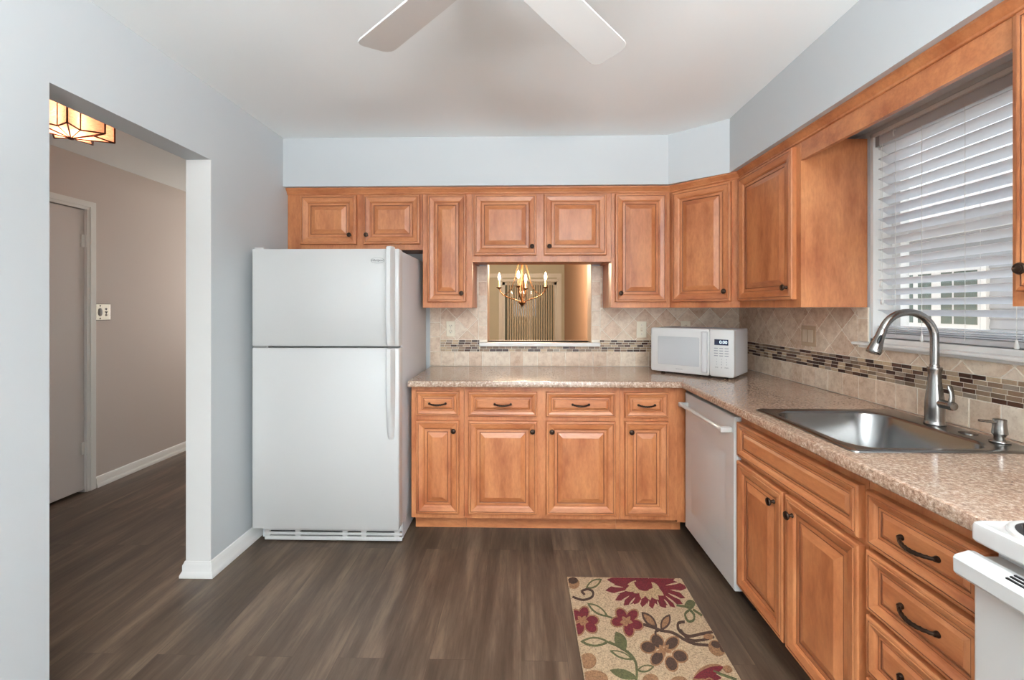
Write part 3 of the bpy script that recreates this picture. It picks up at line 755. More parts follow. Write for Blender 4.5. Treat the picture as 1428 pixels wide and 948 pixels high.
mb.build('handle', M_appl, dd, smooth=40)
for z in (.868, .690):
    mb = MB(); mb.cbox(w-.002, w+.0035, -.018, .004, z-.018, z+.010, .001); mb.build('mounting_tab', M_appl, t)
mb = MB(); mb.box(.004, w-.004, .06, .075, .0, .092); mb.build('toe_panel', M_black, t)

# ------------------------------------------------------------------ sink, faucet, dispenser
t = thing('kitchen_sink', 'single-bowl stainless drop-in sink in the countertop below the window', 'sink', (1.262, 1.5625, CZ))
ox, oy, oz = 1.262, 1.5625, CZ
def R3(x0, x1, y0, y1, r_, z, n=8): return [(a-ox, b_-oy, z) for a, b_ in rrect(x0, x1, y0, y1, r_, n)]
mb = MB()
loft(mb, [R3(.979, 1.547, 1.291, 1.834, .022, .0005), R3(.980, 1.546, 1.292, 1.833, .022, .004), R3(.986, 1.540, 1.298, 1.827, .02, .0065), R3(1.000, 1.528, 1.311, 1.814, .03, .0055),
          R3(1.012, 1.455, 1.320, 1.804, .09, .0050), R3(1.018, 1.450, 1.326, 1.798, .09, .0035), R3(1.022, 1.446, 1.330, 1.794, .09, -.004), R3(1.032, 1.437, 1.340, 1.784, .085, -.15), R3(1.045, 1.424, 1.353, 1.771, .075, -.182), R3(1.075, 1.394, 1.383, 1.741, .05, -.196), R3(1.20, 1.27, 1.53, 1.60, .034, -.200)])
mb.build('basin', M_sinksteel, t, smooth=50)
mb = MB(); mb.lathe([(.045, -.199), (.045, -.1965), (.036, -.1955), (.033, -.199), (.012, -.199)], (1.235-ox, 1.565-oy, 0), n=28); mb.build('drain', M_steel, t, smooth=40)
mb = MB(); mb.lathe([(.024, .005), (.024, .008), (.019, .0115), (.001, .0125)], (1.506-ox, 1.484-oy, 0), n=24); mb.build('hole_cover', M_nickel, t, smooth=40)
FXX, FYY, FZ = 1.503, 1.598, CZ+.0072
t = thing('kitchen_faucet', 'brushed nickel gooseneck pull-down faucet standing behind the sink bowl', 'faucet', (FXX, FYY, FZ))
mb = MB(); mb.lathe([(.031, 0), (.031, .004), (.0285, .008), (.028, .012), (.0275, .03), (.0283, .055), (.0280, .075), (.0255, .10), (.0215, .13), (.0190, .155), (.0182, .175), (.0190, .188), (.0215, .198), (.0222, .202), (.0205, .206), (.0150, .2065)], n=32)
mb.build('faucet_body', M_nickel, t, smooth=50)
ra = .0955; zc = .405-ra
pts = [(0, 0, .20), (0, 0, .24), (0, 0, zc-.01)] + [(-ra+ra*math.cos(math.radians(a)), 0, zc+ra*math.sin(math.radians(a))) for a in range(0, 160, 6)]
a = math.radians(158); ex, ez = -ra+ra*math.cos(a), zc+ra*math.sin(a); dx, dz = -math.sin(a)*1, math.cos(a)
pts.append((ex, 0, ez))
mb = MB(); mb.tube(pts, .0128, 20); mb.lathe([(.0142, .206), (.0142, .214), (.0128, .216)], n=24); mb.build('gooseneck', M_nickel, t, smooth=50)
dv = Vector((-math.sin(a), 0, math.cos(a))).normalized(); e0 = Vector((ex, 0, ez))
mb = MB(); prof = [(0, .0128), (.002, .0140), (.012, .0142), (.03, .0150), (.05, .0172), (.07, .0205), (.085, .0225), (.093, .0228), (.0955, .021), (.097, .017)]
mb.tube([e0+dv*q for q, _ in prof], [r_ for _, r_ in prof], 24); sh = mb.build('spray_head', M_nickel, t, smooth=50)
up = Vector((dv.z, 0, -dv.x))*(1 if dv.z < 0 else -1)   # outward side seen from the room
nrm = Vector((0, -1, 0)); 
mb = MB(); bmx = bmesh.new(); bmesh.ops.create_uvsphere(bmx, u_segments=16, v_segments=10, radius=1)
rot = Matrix((( -.75*dv.z, 0, dv.x), (0, 1, 0), (.75*dv.x, 0, dv.z))).to_4x4()
mt = Matrix.Translation(e0+dv*.042+Vector((-.0085, -.0125, -.002))) @ Matrix.Rotation(math.atan2(dv.x, dv.z), 4, 'Y') @ Matrix.Rotation(math.radians(-35), 4, 'Z') @ Matrix.Diagonal((.0075, .0055, .021, 1))
mb.bm(bmx, 0, mt); mb.build('spray_button', M_black, sh, smooth=60)
mb = MB(); mb.lathe([(.0155, .012), (.0155, .032), (.0145, .050), (.0150, .052), (.0158, .056), (.0158, .066), (.014, .071), (.006, .073)], (0, 0, .078), '-y', 24); hb = mb.build('handle_hub', M_nickel, t, smooth=45)
mb = MB(); pts = [(0, -.060, .073), (.0, -.061, .09), (.001, -.062, .108), (.001, -.060, .126), (0, -.056, .142), (0, -.054, .149)]
bmx = None
rings = []
for (x, y, z), (hw, th) in zip(pts, ((.012, .006), (.0115, .0062), (.009, .0055), (.0082, .005), (.0095, .0042), (.006, .003))):
    rings.append([(x+hw*math.cos(q*PI/6), y+th*math.sin(q*PI/6), z) for q in range(12)])
loft(mb, rings, cap0=True); mb.build('lever', M_nickel, hb, smooth=60)
t = thing('soap_dispenser', 'small nickel soap dispenser on the sink deck at the right picture edge', 'soap dispenser', (1.503, 1.385, CZ+.0072))
mb = MB(); mb.lathe([(.0245, 0), (.0245, .003), (.021, .0065), (.0165, .008)], n=28); mb.build('base_ring', M_nickel, t, smooth=45)
mb = MB(); mb.lathe([(.0135, .006), (.0135, .019), (.0150, .021), (.0185, .025), (.0188, .028), (.0168, .045), (.0155, .062), (.0160, .068), (.0160, .070), (.014, .0712), (.001, .0715)], n=28); mb.build('pump_head', M_nickel, t, smooth=45)
mb = MB(); mb.tube([(-.012, 0, .060), (-.03, 0, .0635), (-.055, 0, .0665), (-.064, 0, .0672)], [.0048, .0044, .0040, .0036], 14); mb.build('spout', M_nickel, t, smooth=45)

# ------------------------------------------------------------------ microwave
th = math.radians(-41)
mwx, mwy = 1.2566-.515*math.cos(th), 2.568-.515*math.sin(th)
t = thing('microwave_oven', 'white countertop microwave set at an angle in the counter corner', 'microwave', (mwx, mwy, CZ), th)
w, hg, dp = .515, .287, .325
mb = MB(); mb.cbox(.006, w-.006, .03, dp, .014, .014+hg-.003, .005)
for k in range(7): mb.box(w-.0062, w-.0055, .10+k*.022, .112+k*.022, .16, .20)
mb.build('case', M_appl_side, t, smooth=30)
dw = .375
mb = MB(); loft(mb, [[(x, y, z) for x, z in rrect(0+i, dw-i*.2, .013+i, .013+hg-i, .014, 5)] for i, y in ((0, .03), (0, .006), (.0015, .002), (.005, 0))], cap0=True)
md = mb.build('door', M_appl, t, smooth=40)
mb = MB(); loft(mb, [[(x, y, z) for x, z in rrect(.05+i, .315-i, .062+i, .245-i, .006, 3)] for i, y in ((0, .001), (0, -.0004), (.002, -.0008))]); mb.build('door_window', mat('frosted_white_window', S(186, 188, 190), .15), md)
mb = MB(); loft(mb, [[(x, y, z) for x, z in rrect(.332+i, .366-i, .030+i, .284-i, .008, 4)] for i, y in ((0, .002), (0, -.010), (.003, -.016), (.008, -.018))]); mb.build('handle', mat('silver_white_plastic', S(206, 207, 209), .35), md, smooth=40)
lettering('door_lettering', 'FRIGIDAIRE', .0085, M_greyplastic, md, (.19, -.0006, .038))
mb = MB(); loft(mb, [[(x, y, z) for x, z in rrect(dw+.0015+i*.2, w-i, .013+i, .013+hg-i, .014, 5)] for i, y in ((0, .03), (0, .006), (.0015, .002), (.005, 0))], cap0=True)
cp = mb.build('control_panel', M_appl, t, smooth=40)
pc = (dw+w)/2+.002
mb = MB(); mb.box(pc-.043, pc+.036, -.0012, .001, .205, .240); ds = mb.build('display', M_display, cp)
lettering('display_digits', '0:00', .026, M_digits, ds, (pc+.008, -.0016, .2225))
M_key = mat('key_print', S(120, 124, 132), .5)
for r_, z in enumerate((.186, .171, .156, .141)):
    for k, x in enumerate((-.034, -.004, .026)):
        mb = MB(); mb.box(pc+x-.011, pc+x+.011, -.0007, .001, z-.0025, z+.0015); mb.build('key_legend', M_key, cp)
for r_, z in enumerate((.120, .104, .088, .070)):
    for k, x in enumerate((-.030, -.002, .026)):
        s_ = [['1', '2', '3'], ['4', '5', '6'], ['7', '8', '9'], ['STOP', '0', 'START']][r_][k]
        lettering('key', s_, .010 if len(s_) == 1 else .0075, M_key if r_ < 3 else M_black, cp, (pc+x, -.0005, z))
for x in (.06, w-.06):
    for y in (.06, dp-.04):
        mb = MB(); mb.lathe([(.012, 0), (.014, .010), (.014, .016)], (x, y, .0003), n=14); mb.build('foot', M_black, t)

# ------------------------------------------------------------------ range
RY1 = .8885
t = thing('electric_range', 'white electric range with dark burner bowl at the lower right corner', 'range', (.93, RY1, 0), -PI/2)
w = .758                                    # local x along -Y, local y towards the wall
mb = MB(); mb.box(.002, w-.002, .03, R-.93-.02, .06, .885); mb.build('range_body', M_appl_side, t)
y0 = -.026
mb = MB(); loft(mb, [[(a, b_, z) for a, b_ in rrect(i, w-i, y0+i, .64-i, .010-i*.3, 5)] for i, z in ((.003, .903), (0, .907), (0, .932), (.002, .939), (.007, .943), (.012, .943), (.020, .940))], cap0=True)
ck = mb.build('cooktop', M_appl, t, smooth=35)
for (bx, by, br_) in ((.088, .070, .070), (.60, .115, .105), (.135, .44, .082), (.60, .44, .105)):
    mb = MB(); mb.lathe([(br_+.012, .9405), (br_+.010, .945), (br_+.003, .9465), (br_, .9455)], (bx, by, 0), n=40); ring_o = mb.build('burner_rim', M_appl, ck, smooth=40)
    mb = MB(); mb.lathe([(br_, .9456), (br_*.96, .942), (br_*.9, .9425), (.02, .941), (.001, .941)], (bx, by, 0), n=40); mb.build('drip_bowl', mat('dark_drip_bowl', S(70, 70, 72), .3, .6), ck, smooth=40)
    mb = MB(); pts = []
    for i in range(150):
        a = i*.25; rr = .014+(br_*.86-.014)*i/149; pts.append((bx+rr*math.cos(a), by+rr*math.sin(a), .951))
    mb.tube(pts, .0036, 8); mb.build('coil_element', M_black, ck, smooth=60)
mb = MB(); mb.cbox(.004, w-.004, y0+.004, .03, .20, .872, .005)
od = mb.build('oven_door', M_appl, t, smooth=30)
mb = MB(); prof = [(y0+.01, .880), (y0-.004, .881), (y0-.030, .873), (y0-.034, .867), (y0-.033, .839), (y0-.028, .833), (y0+.006, .829)]
vs = [(x, y, z) for x in (-.0, w) for y, z in prof]; n = len(prof)
mb.add(vs, [tuple(range(n)), tuple(range(2*n-1, n-1, -1))]+[(i, (i+1) % n, n+(i+1) % n, n+i) for i in range(n)])
mb.build('door_handle', M_appl, od, bevel=.003)
mb = MB()
for k in range(3): mb.box(.085, .20, y0-.004-.0075*k-.003, y0-.004-.0075*k+.001, .8775-.0022*k, .8825-.0022*k)
for q in range(1, 4):
    for k in range(3): mb.box(.085+.16*q, .20+.16*q, y0-.004-.0075*k-.003, y0-.004-.0075*k+.001, .8775-.0022*k, .8825-.0022*k)
mb.build('vent_slots', M_black, od)
mb = MB(); mb.cbox(.004, w-.004, y0+.006, .03, .06, .19, .005); mb.build('storage_drawer', M_appl, t, smooth=30)
mb = MB(); mb.cbox(.004, w-.004, .56, .645, .938, 1.10, .008); bk = mb.build('backguard', M_appl, t, smooth=30)
for x in (.08, .18, w-.18, w-.08):
    mb = MB(); mb.lathe([(.022, 0), (.022, .012), (.018, .022), (.001, .023)], (x, .56, 1.03), '-y', 20); mb.build('control_knob', M_appl, bk, smooth=40)
for x in (.05, w-.05):
    for y in (.06, .6):
        mb = MB(); mb.lathe([(.018, 0), (.018, .061)], (x, y, 0), n=12); mb.build('foot', M_black, t)

# ------------------------------------------------------------------ window blind
t = thing('window_blind', 'white horizontal faux-wood blind, slats half open, in the kitchen window', 'blind', (R+.04, (WY0+WY1)/2, WZ0+.02))
bx, by0, by1 = 0, WY0+.036-(WY0+WY1)/2, WY1-.020-(WY0+WY1)/2
zr = WZ0+.02
M_rail = mat('shaded_white_rail', S(196, 196, 198), .4)  # white rails, their backlit shade darkened into the colour
mb = MB(); mb.cbox(bx-.028, bx+.028, by0, by1, 2.100-zr, 2.143-zr, .003); mb.build('headrail', M_rail, t)
mb = MB(); mb.box(bx-.03, bx+.02, by1-.018, by1+.001, 2.098-zr, 2.144-zr); mb.build('headrail_bracket', M_greyplastic, t)
mb = MB(); z = 2.078; tl = math.radians(27); slz = []
while z > 1.305: slz.append(z); z -= .0455
for z in slz:
    rows = []
    for q in range(7):
        u = -.025+.05*q/6; crown = .0016*(1-(u/.025)**2)
        x = u*math.cos(tl)+crown*math.sin(tl); zz = -u*math.sin(tl)+crown*math.cos(tl)
        rows.append((x, zz))
    poly = [(x, zz+.0013) for x, zz in rows]+[(x, zz-.0013) for x, zz in rows[::-1]]
    mb.prism(poly, by0+.004, by1-.004, lambda a, b_, hh, z=z: (bx+a, hh, z-zr+b_))
for k in range(4): # gathered slats above the bottom rail
    mb.cbox(bx-.025, bx+.025, by0+.004, by1-.004, 1.262+.0085*k-zr, 1.2655+.0085*k-zr, .001)
mb.build('slats', M_slat, t, smooth=30)
mb = MB(); mb.cbox(bx-.026, bx+.026, by0+.003, by1-.003, 1.238-zr, 1.258-zr, .004); mb.build('bottom_rail', M_rail, t)
M_cord = mat('white_cord', S(226, 226, 222), .7)
for yy in (by1-.10, (by0+by1)/2, by0+.10):
    mb = MB()
    for xx in (-.027, .027): mb.tube([(bx+xx, yy, 2.10-zr), (bx+xx, yy, 1.25-zr)], .0009, 6)
    mb.build('ladder_cord', M_cord, t)
for yy, zb in ((by1-.035, 1.46), (by1-.042, 1.385), (by1-.23, 1.235), (by1-.56, 1.235)):
    mb = MB(); mb.tube([(bx-.034, yy, 2.10-zr), (bx-.034, yy, zb+.03-zr)], .0011, 6)
    mb.lathe([(.003, .03), (.006, .012), (.0065, .004), (.004, 0)], (bx-.034, yy, zb-zr), n=12); mb.build('pull_cord', M_cord, t, smooth=50)
mb = MB(); mb.tube([(bx-.034, by1-.10, 2.11-zr), (bx-.036, by1-.10, 2.125-zr), (bx-.038, by1-.105, 2.135-zr), (bx-.036, by1-.112, 2.13-zr)], .003, 8); mb.build('wand_hook', M_cord, t)

# ------------------------------------------------------------------ ceiling fan
FCX, FCY, FZB = -.06, 1.05, 2.25
t = thing('ceiling_fan', 'white four-blade ceiling fan hanging at the top of the picture', 'ceiling fan', (FCX, FCY, ZC))
zt = ZC
mb = MB(); mb.lathe([(.001, 2.4985-zt), (.07, 2.4985-zt), (.068, 2.47-zt), (.04, 2.445-zt), (.013, 2.44-zt)], n=32); mb.build('canopy', M_appl, t, smooth=40)
mb = MB(); mb.lathe([(.0125, 2.45-zt), (.0125, 2.36-zt)], n=16); mb.build('downrod', M_appl, t, smooth=40)
mb = MB(); mb.lathe([(.02, 2.365-zt), (.06, 2.36-zt), (.10, 2.335-zt), (.105, 2.30-zt), (.095, 2.275-zt), (.05, 2.262-zt), (.045, 2.22-zt), (.03, 2.205-zt), (.001, 2.203-zt)], n=36); mb.build('motor_housing', M_appl, t, smooth=40)
M_blade = mat('white_blade', S(224, 224, 222), .45)
for k in range(4):
    ang = math.radians(51+90*k)+ (math.radians(-3) if k == 1 else 0)
    rings = []
    mt = Matrix.Rotation(ang, 4, 'Z') @ Matrix.Translation((0, 0, FZB-zt)) @ Matrix.Rotation(math.radians(-11), 4, 'X')
    pts = [(.17, -.055), (.30, -.06)] + [(.565+.03*math.cos(math.radians(a)), -.037+.03*math.sin(math.radians(a))) for a in (-90, -60, -30, 0)] + [(.565+.03*math.cos(math.radians(a)), .037+.03*math.sin(math.radians(a))) for a in (0, 30, 60, 90)] + [(.30, .06), (.17, .055)]
    mb = MB(); mb.prism(pts, -.003, .003, lambda a, b_, hh: tuple(mt @ Vector((a, b_, hh)))); bl = mb.build('blade', M_blade, t, bevel=.0012)
    mb = MB(); mb.prism([(.07, -.012), (.15, -.014), (.19, -.035), (.225, -.03), (.235, 0), (.225, .03), (.19, .035), (.15, .014), (.07, .012)], .0032, .008, lambda a, b_, hh: tuple(mt @ Vector((a, b_, hh)))); mb.build('blade_bracket', M_bronze, bl)

# ------------------------------------------------------------------ hall star light
HX, HY = -2.50, 2.335
t = thing('hall_ceiling_light', 'copper star-shaped lantern with lit peach glass panes on the hall ceiling', 'ceiling light', (HX, HY, ZC))
NP = 7; ro, ri = .182, .098; zr_, zh, ztop = 2.342-ZC, 2.312-ZC, 2.475-ZC
pts = []
for k in range(NP):
    a = math.radians(4+360/NP*k); pts.append((ro*math.cos(a), ro*math.sin(a))); a2 = a+PI/NP; pts.append((ri*math.cos(a2), ri*math.sin(a2)))
def glassmat():
    m = bpy.data.materials.new('peach_seeded_glass'); m.use_nodes = True; nt = m.node_tree; nt.nodes.clear()
    tr = nt.nodes.new('ShaderNodeBsdfTransparent'); tr.inputs[0].default_value = (1, .80, .68, 1)
    tl_ = nt.nodes.new('ShaderNodeBsdfTranslucent'); tl_.inputs[0].default_value = (.95, .64, .50, 1)
    mx = nt.nodes.new('ShaderNodeMixShader'); n_ = nt.nodes.new('ShaderNodeTexNoise'); n_.inputs['Scale'].default_value = 18
    r_ = nt.nodes.new('ShaderNodeMapRange'); r_.inputs['From Min'].default_value = .3; r_.inputs['From Max'].default_value = .7; r_.inputs['To Min'].default_value = .55; r_.inputs['To Max'].default_value = .9
    o = nt.nodes.new('ShaderNodeOutputMaterial'); nt.links.new(n_.outputs['Fac'], r_.inputs[0]); nt.links.new(r_.outputs[0], mx.inputs[0])
    nt.links.new(tr.outputs[0], mx.inputs[1]); nt.links.new(tl_.outputs[0], mx.inputs[2]); nt.links.new(mx.outputs[0], o.inputs[0]); return m
M_peach = glassmat()
n = len(pts)
mb = MB()
for i in range(n):
    a, b_ = pts[i], pts[(i+1) % n]; k = .994
    mb.add([(a[0]*k, a[1]*k, zr_), (b_[0]*k, b_[1]*k, zr_), (b_[0]*k, b_[1]*k, ztop), (a[0]*k, a[1]*k, ztop)], [(0, 1, 2, 3)])
    mb.add([(0, 0, zh+.001), (a[0]*k, a[1]*k, zr_+.001), (b_[0]*k, b_[1]*k, zr_+.001)], [(0, 1, 2)])
o = mb.build('glass_panes', M_peach, t)
sm = o.modifiers.new('pane_thickness', 'SOLIDIFY'); sm.thickness = .002
mb = MB()
for i in range(n):
    a, b_ = pts[i], pts[(i+1) % n]
    mb.tube([(a[0], a[1], zr_), (b_[0], b_[1], zr_)], .0042, 8); mb.tube([(a[0], a[1], zr_), (a[0], a[1], ztop)], .0042, 8)
    mb.tube([(a[0], a[1], ztop), (b_[0], b_[1], ztop)], .003, 8)
    mb.tube([(a[0], a[1], zr_), (0, 0, zh)], .0034 if i % 2 == 0 else .0026, 8)
mb.lathe([(.001, zh-.008), (.012, zh-.006), (.016, zh), (.012, zh+.004)], n=16)
mb.build('copper_frame', M_copper, t, smooth=40)
mb = MB(); mb.lathe([(.001, -.0005), (.10, -.0005), (.10, -.012), (.06, -.024), (.001, -.026)], n=32); mb.build('ceiling_canopy', M_copper, t, smooth=40)
for q, (dx, dy) in enumerate(((.05, .02), (-.03, -.05), (-.02, .06))):
    mb = MB(); mb.lathe([(.012, -.02), (.012, -.055)], (dx, dy, 0), n=14); mb.build('socket', M_copper, t, smooth=40)
    mb = MB(); mb.lathe([(.010, -.055), (.014, -.065), (.024, -.085), (.027, -.10), (.020, -.118), (.001, -.126)], (dx, dy, 0), n=20); mb.build('bulb', M_hallbulb, t, smooth=60)
pl = bpy.data.lights.new('hall_lamp_light', 'POINT'); pl.energy = 4.5; pl.color = (1, .74, .54); pl.shadow_soft_size = .05
po = bpy.data.objects.new('hall_lamp_light', pl); COL.objects.link(po); po.location = (0, 0, 2.40-ZC); po.parent = t

# ------------------------------------------------------------------ chandelier in the dining room
CX, CY = .010, 5.0
t = thing('chandelier', 'bronze chandelier with lit candle bulbs hanging in the dining room', 'chandelier', (CX, CY, ZC))
zq = ZC
mb = MB(); mb.lathe([(.001, 1.385-zq), (.008, 1.395-zq), (.012, 1.402-zq), (.05, 1.437-zq), (.048, 1.442-zq), (.02, 1.447-zq), (.008, 1.47-zq), (.008, 1.95-zq), (.03, 1.98-zq), (.008, 2.0-zq), (.004, 2.02-zq)], n=20); mb.build('center_stem', M_brass, t, smooth=35)
mb = MB(); 
z = 2.01
while z < 2.47:
    mb.tube([(.012*math.cos(a), 0, z+.014+.018*math.sin(a)-zq) for a in [2*PI*i/12 for i in range(13)]] if int(z*100) % 2 else [(0, .012*math.cos(a), z+.014+.018*math.sin(a)-zq) for a in [2*PI*i/12 for i in range(13)]], .0025, 6); z += .03
mb.build('chain', M_brass, t); mb = MB(); mb.lathe([(.001, -.001), (.06, -.001), (.055, -.02), (.01, -.035)], n=24); mb.build('ceiling_canopy', M_brass, t, smooth=35)
for k in range(4):
    a = math.radians(-9+90*k); ca_, sa_ = math.cos(a), math.sin(a); RA = .272
    pr2 = [(.02, 1.445), (.06, 1.462), (.12, 1.482), (.18, 1.502), (.23, 1.53), (.26, 1.565), (RA, 1.605)]
    mb = MB(); mb.tube([(r_*ca_, r_*sa_, z_-zq) for r_, z_ in pr2], .0062, 10); am = mb.build('arm', M_brass, t, smooth=50)
    pr3 = [(.215, 1.525), (.165, 1.555), (.12, 1.61), (.09, 1.70), (.065, 1.80), (.04, 1.90), (.02, 1.97)]
    mb = MB(); mb.tube([(r_*ca_, r_*sa_, z_-zq) for r_, z_ in pr3], .0042, 8); mb.build('scroll_rod', M_brass, am, smooth=50)
    mb = MB(); mb.lathe([(.006, 1.595-zq), (.014, 1.60-zq), (.034, 1.612-zq), (.036, 1.616-zq), (.012, 1.618-zq)], (RA*ca_, RA*sa_, 0), n=18); mb.build('drip_pan', M_brass, am, smooth=40)
    mb = MB(); mb.lathe([(.0105, 1.616-zq), (.0105, 1.70-zq)], (RA*ca_, RA*sa_, 0), n=14); mb.build('candle_sleeve', mat('ivory_sleeve', S(236, 214, 170), .5), am, smooth=40)
    mb = MB(); mb.lathe([(.008, 1.70-zq), (.015, 1.72-zq), (.017, 1.738-zq), (.010, 1.765-zq), (.001, 1.79-zq)], (RA*ca_, RA*sa_, 0), n=14); mb.build('candle_bulb', M_bulb, am, smooth=60)
    pl = bpy.data.lights.new('candle_light', 'POINT'); pl.energy = 17; pl.color = (1, .76, .52); pl.shadow_soft_size = .03
    po = bpy.data.objects.new('candle_light', pl); COL.objects.link(po); po.location = (RA*ca_, RA*sa_, 1.82-zq); po.parent = t

# vertical blind on the dining sliding door
t = thing('vertical_blind', 'beige vertical blind covering the dining room glass door beyond the pass-through', 'blind', ((SX0+SX1)/2, YF-.05, 0))
mb = MB(); mb.cbox(SX0-(SX0+SX1)/2-.02, SX1-(SX0+SX1)/2+.02, -.03, .03, SZ+.01, SZ+.06, .004); mb.build('headrail', M_white, t)
mb = MB(); x = SX0+.02
while x < SX1-.02:
    c_, s_ = math.cos(math.radians(24)), math.sin(math.radians(24)); xx = x-(SX0+SX1)/2
    if x > SX0+.11 and x < SX1-.06:
        mb.prism([(xx-.0155*c_, -.0155*s_), (xx, .003), (xx+.0155*c_, .0155*s_), (xx+.0155*c_+.001, .0155*s_-.001), (xx, .0015), (xx-.0155*c_+.001, -.0155*s_-.001)], .03, SZ+.01)
    x += .047
mb.build('vanes', M_vane, t)

# ------------------------------------------------------------------ rug
def gp(u, v):   # point traced on the photo's rug -> rug plane
    px, py = 760+u/4.76, 780+v/4.76
    a = (px-714)/600; b_ = -(py-430.14)/600; c_, s_ = math.cos(.0217), math.sin(.0217)
    d_ = (a*c_-s_, a*s_+c_, b_); k = (.009-H)/d_[2]; return (k*d_[0], k*d_[1])
RX0, RX1, RY1_, RY0_ = .231, .806, 2.188, 1.25
def pile(name, c, sp=.42):
    m = mat(name, c, .95); v = coords(m); n_ = noise(m, v, 150, 4, .9)
    r_ = ramp(m, [(.32, tuple(q*(1-sp*1.5) for q in c[:3])+(1,)), (.62, tuple(min(1, q*(1+sp)) for q in c[:3])+(1,))]); lk(m, n_, r_.inputs[0]); lk(m, r_.outputs[0], P(m).inputs['Base Color'])
    bump(m, n_, .6, .004); return m
RM = [pile('rug_beige', S(166, 142, 114)), pile('rug_red', S(94, 17, 26)), pile('rug_brown', S(66, 44, 32)), pile('rug_olive', S(80, 80, 48)), pile('rug_tan', S(130, 94, 64)), pile('rug_light', S(158, 134, 100))]
rg_ = MB(); rg_.cbox(RX0, RX1, RY0_, RY1_, .0005, .0085, .003, 0)
lay = [.0086]
def flat(poly, mi):
    poly = clip(poly, RX0+.004, RX1-.004, RY0_+.004, RY1_-.004)
    if len(poly) < 3: return
    lay[0] += .000012
    rg_.prism(poly, .0084, lay[0], mi=mi)
def ell(u, v, a, b_, rot=0, mi=1, n=18):
    cr_, sr = math.cos(rot), math.sin(rot)
    flat([gp(u+a*math.cos(q)*cr_-b_*math.sin(q)*sr, v+a*math.cos(q)*sr+b_*math.sin(q)*cr_) for q in [2*PI*i/n for i in range(n)]], mi)
def leaf(u0, v0, u1, v1, wd, mi, inner=None):
    def mk(k):
        du, dv_ = u1-u0, v1-v0; l_ = math.hypot(du, dv_); nx, ny = -dv_/l_, du/l_; A = []; B = []
        for i in range(9):
            t_ = (1-k)/2*.7+(1-(1-k)*.7)*i/8; o_ = wd*k*math.sin(PI*i/8)**.8
            A.append(gp(u0+du*t_+nx*o_, v0+dv_*t_+ny*o_)); B.append(gp(u0+du*t_-nx*o_, v0+dv_*t_-ny*o_))
        return A+B[-2:0:-1]
    flat(mk(1), mi)
    if inner is not None: flat(mk(.62), inner)
def stroke(pts, wd, mi):
    P_ = []
    for i in range(len(pts)-1):       # catmull-rom
        p0, p1, p2, p3 = pts[max(i-1, 0)], pts[i], pts[i+1], pts[min(i+2, len(pts)-1)]
        for q in range(6):
            s_ = q/6; P_.append(tuple(.5*((2*p1[d])+(-p0[d]+p2[d])*s_+(2*p0[d]-5*p1[d]+4*p2[d]-p3[d])*s_*s_+(-p0[d]+3*p1[d]-3*p2[d]+p3[d])*s_**3) for d in (0, 1)))
    P_.append(pts[-1])
    for i in range(len(P_)-1):
        (a, b_), (c_, d_) = P_[i], P_[i+1]; l_ = math.hypot(c_-a, d_-b_) or 1; nx, ny = -(d_-b_)/l_*wd, (c_-a)/l_*wd; ex_, ey_ = (c_-a)/l_*wd*.4, (d_-b_)/l_*wd*.4
        flat([gp(a+nx-ex_, b_+ny-ey_), gp(c_+nx+ex_, d_+ny+ey_), gp(c_-nx+ex_, d_-ny+ey_), gp(a-nx-ex_, b_-ny-ey_)], mi)
# big red bloom at the far end
for e in ((410, 132, 36), (400, 205, 40), (465, 270, 38), (522, 305, 40), (590, 298, 34), (645, 316, 36), (715, 326, 36), (805, 322, 40), (865, 318, 34), (915, 296, 38), (932, 255, 36), (948, 186, 42), (865, 122, 44), (780, 118, 40), (585, 112, 40)):
    leaf(675, 165, e[0], e[1], e[2], 1)
for a_, b_ in (((440, 232), (540, 205)), ((492, 288), (560, 240)), ((556, 302), (600, 250)), ((618, 312), (640, 262)), ((682, 322), (690, 270)), ((762, 328), (745, 272)), ((836, 322), (790, 262)), ((885, 310), (800, 240)), ((925, 275), (815, 222)), ((945, 220), (830, 200)), ((915, 148), (800, 172)), ((405, 168), (520, 185))):
    leaf(b_[0], b_[1], a_[0], a_[1], 5.5, 0)
for e in ((530, 205), (548, 165), (588, 222), (640, 262), (700, 270), (755, 268), (790, 238), (760, 190)): leaf(665, 165, e[0], e[1], 26, 5)
leaf(600, 120, 715, 190, 42, 1); leaf(590, 150, 690, 205, 26, 1)
def flower(u, v, pet, a, b_, mi, halo, cmi, cr_):
    for (x, y) in pet: ell(x, y, a+11, b_+9, math.atan2(y-v, x-u), halo)
    for (x, y) in pet: ell(x, y, a, b_, math.atan2(y-v, x-u), mi)
    for k in range(5): leaf(u, v, u+cr_*math.cos(k*1.257+.3), v+cr_*.8*math.sin(k*1.257+.3), 12, cmi)
flower(540, 408, [(485, 412), (508, 365), (578, 372), (605, 432), (556, 466)], 42, 30, 1, 4, 4, 46)
flower(245, 405, [(212, 372), (258, 356), (312, 405), (305, 450), (228, 458)], 40, 30, 1, 4, 4, 46)
flower(790, 602, [(745, 543), (842, 556), (686, 582), (745, 655), (840, 692), (897, 642)], 46, 34, 2, 4, 4, 56)
ell(190, 160, 40, 34, 0, 4); ell(185, 140, 34, 22, 0, 2)
leaf(270, 192, 378, 130, 26, 3, 0); stroke([(185, 248), (250, 268), (310, 250), (318, 215), (285, 198), (246, 210), (262, 232)], 7, 2)
leaf(280, 290, 420, 380, 26, 3, 0); stroke([(410, 375), (445, 388)], 5, 3)
leaf(235, 545, 425, 548, 32, 3, 0); stroke([(425, 550), (490, 578), (560, 625), (600, 680), (610, 760), (600, 830)], 8, 3)
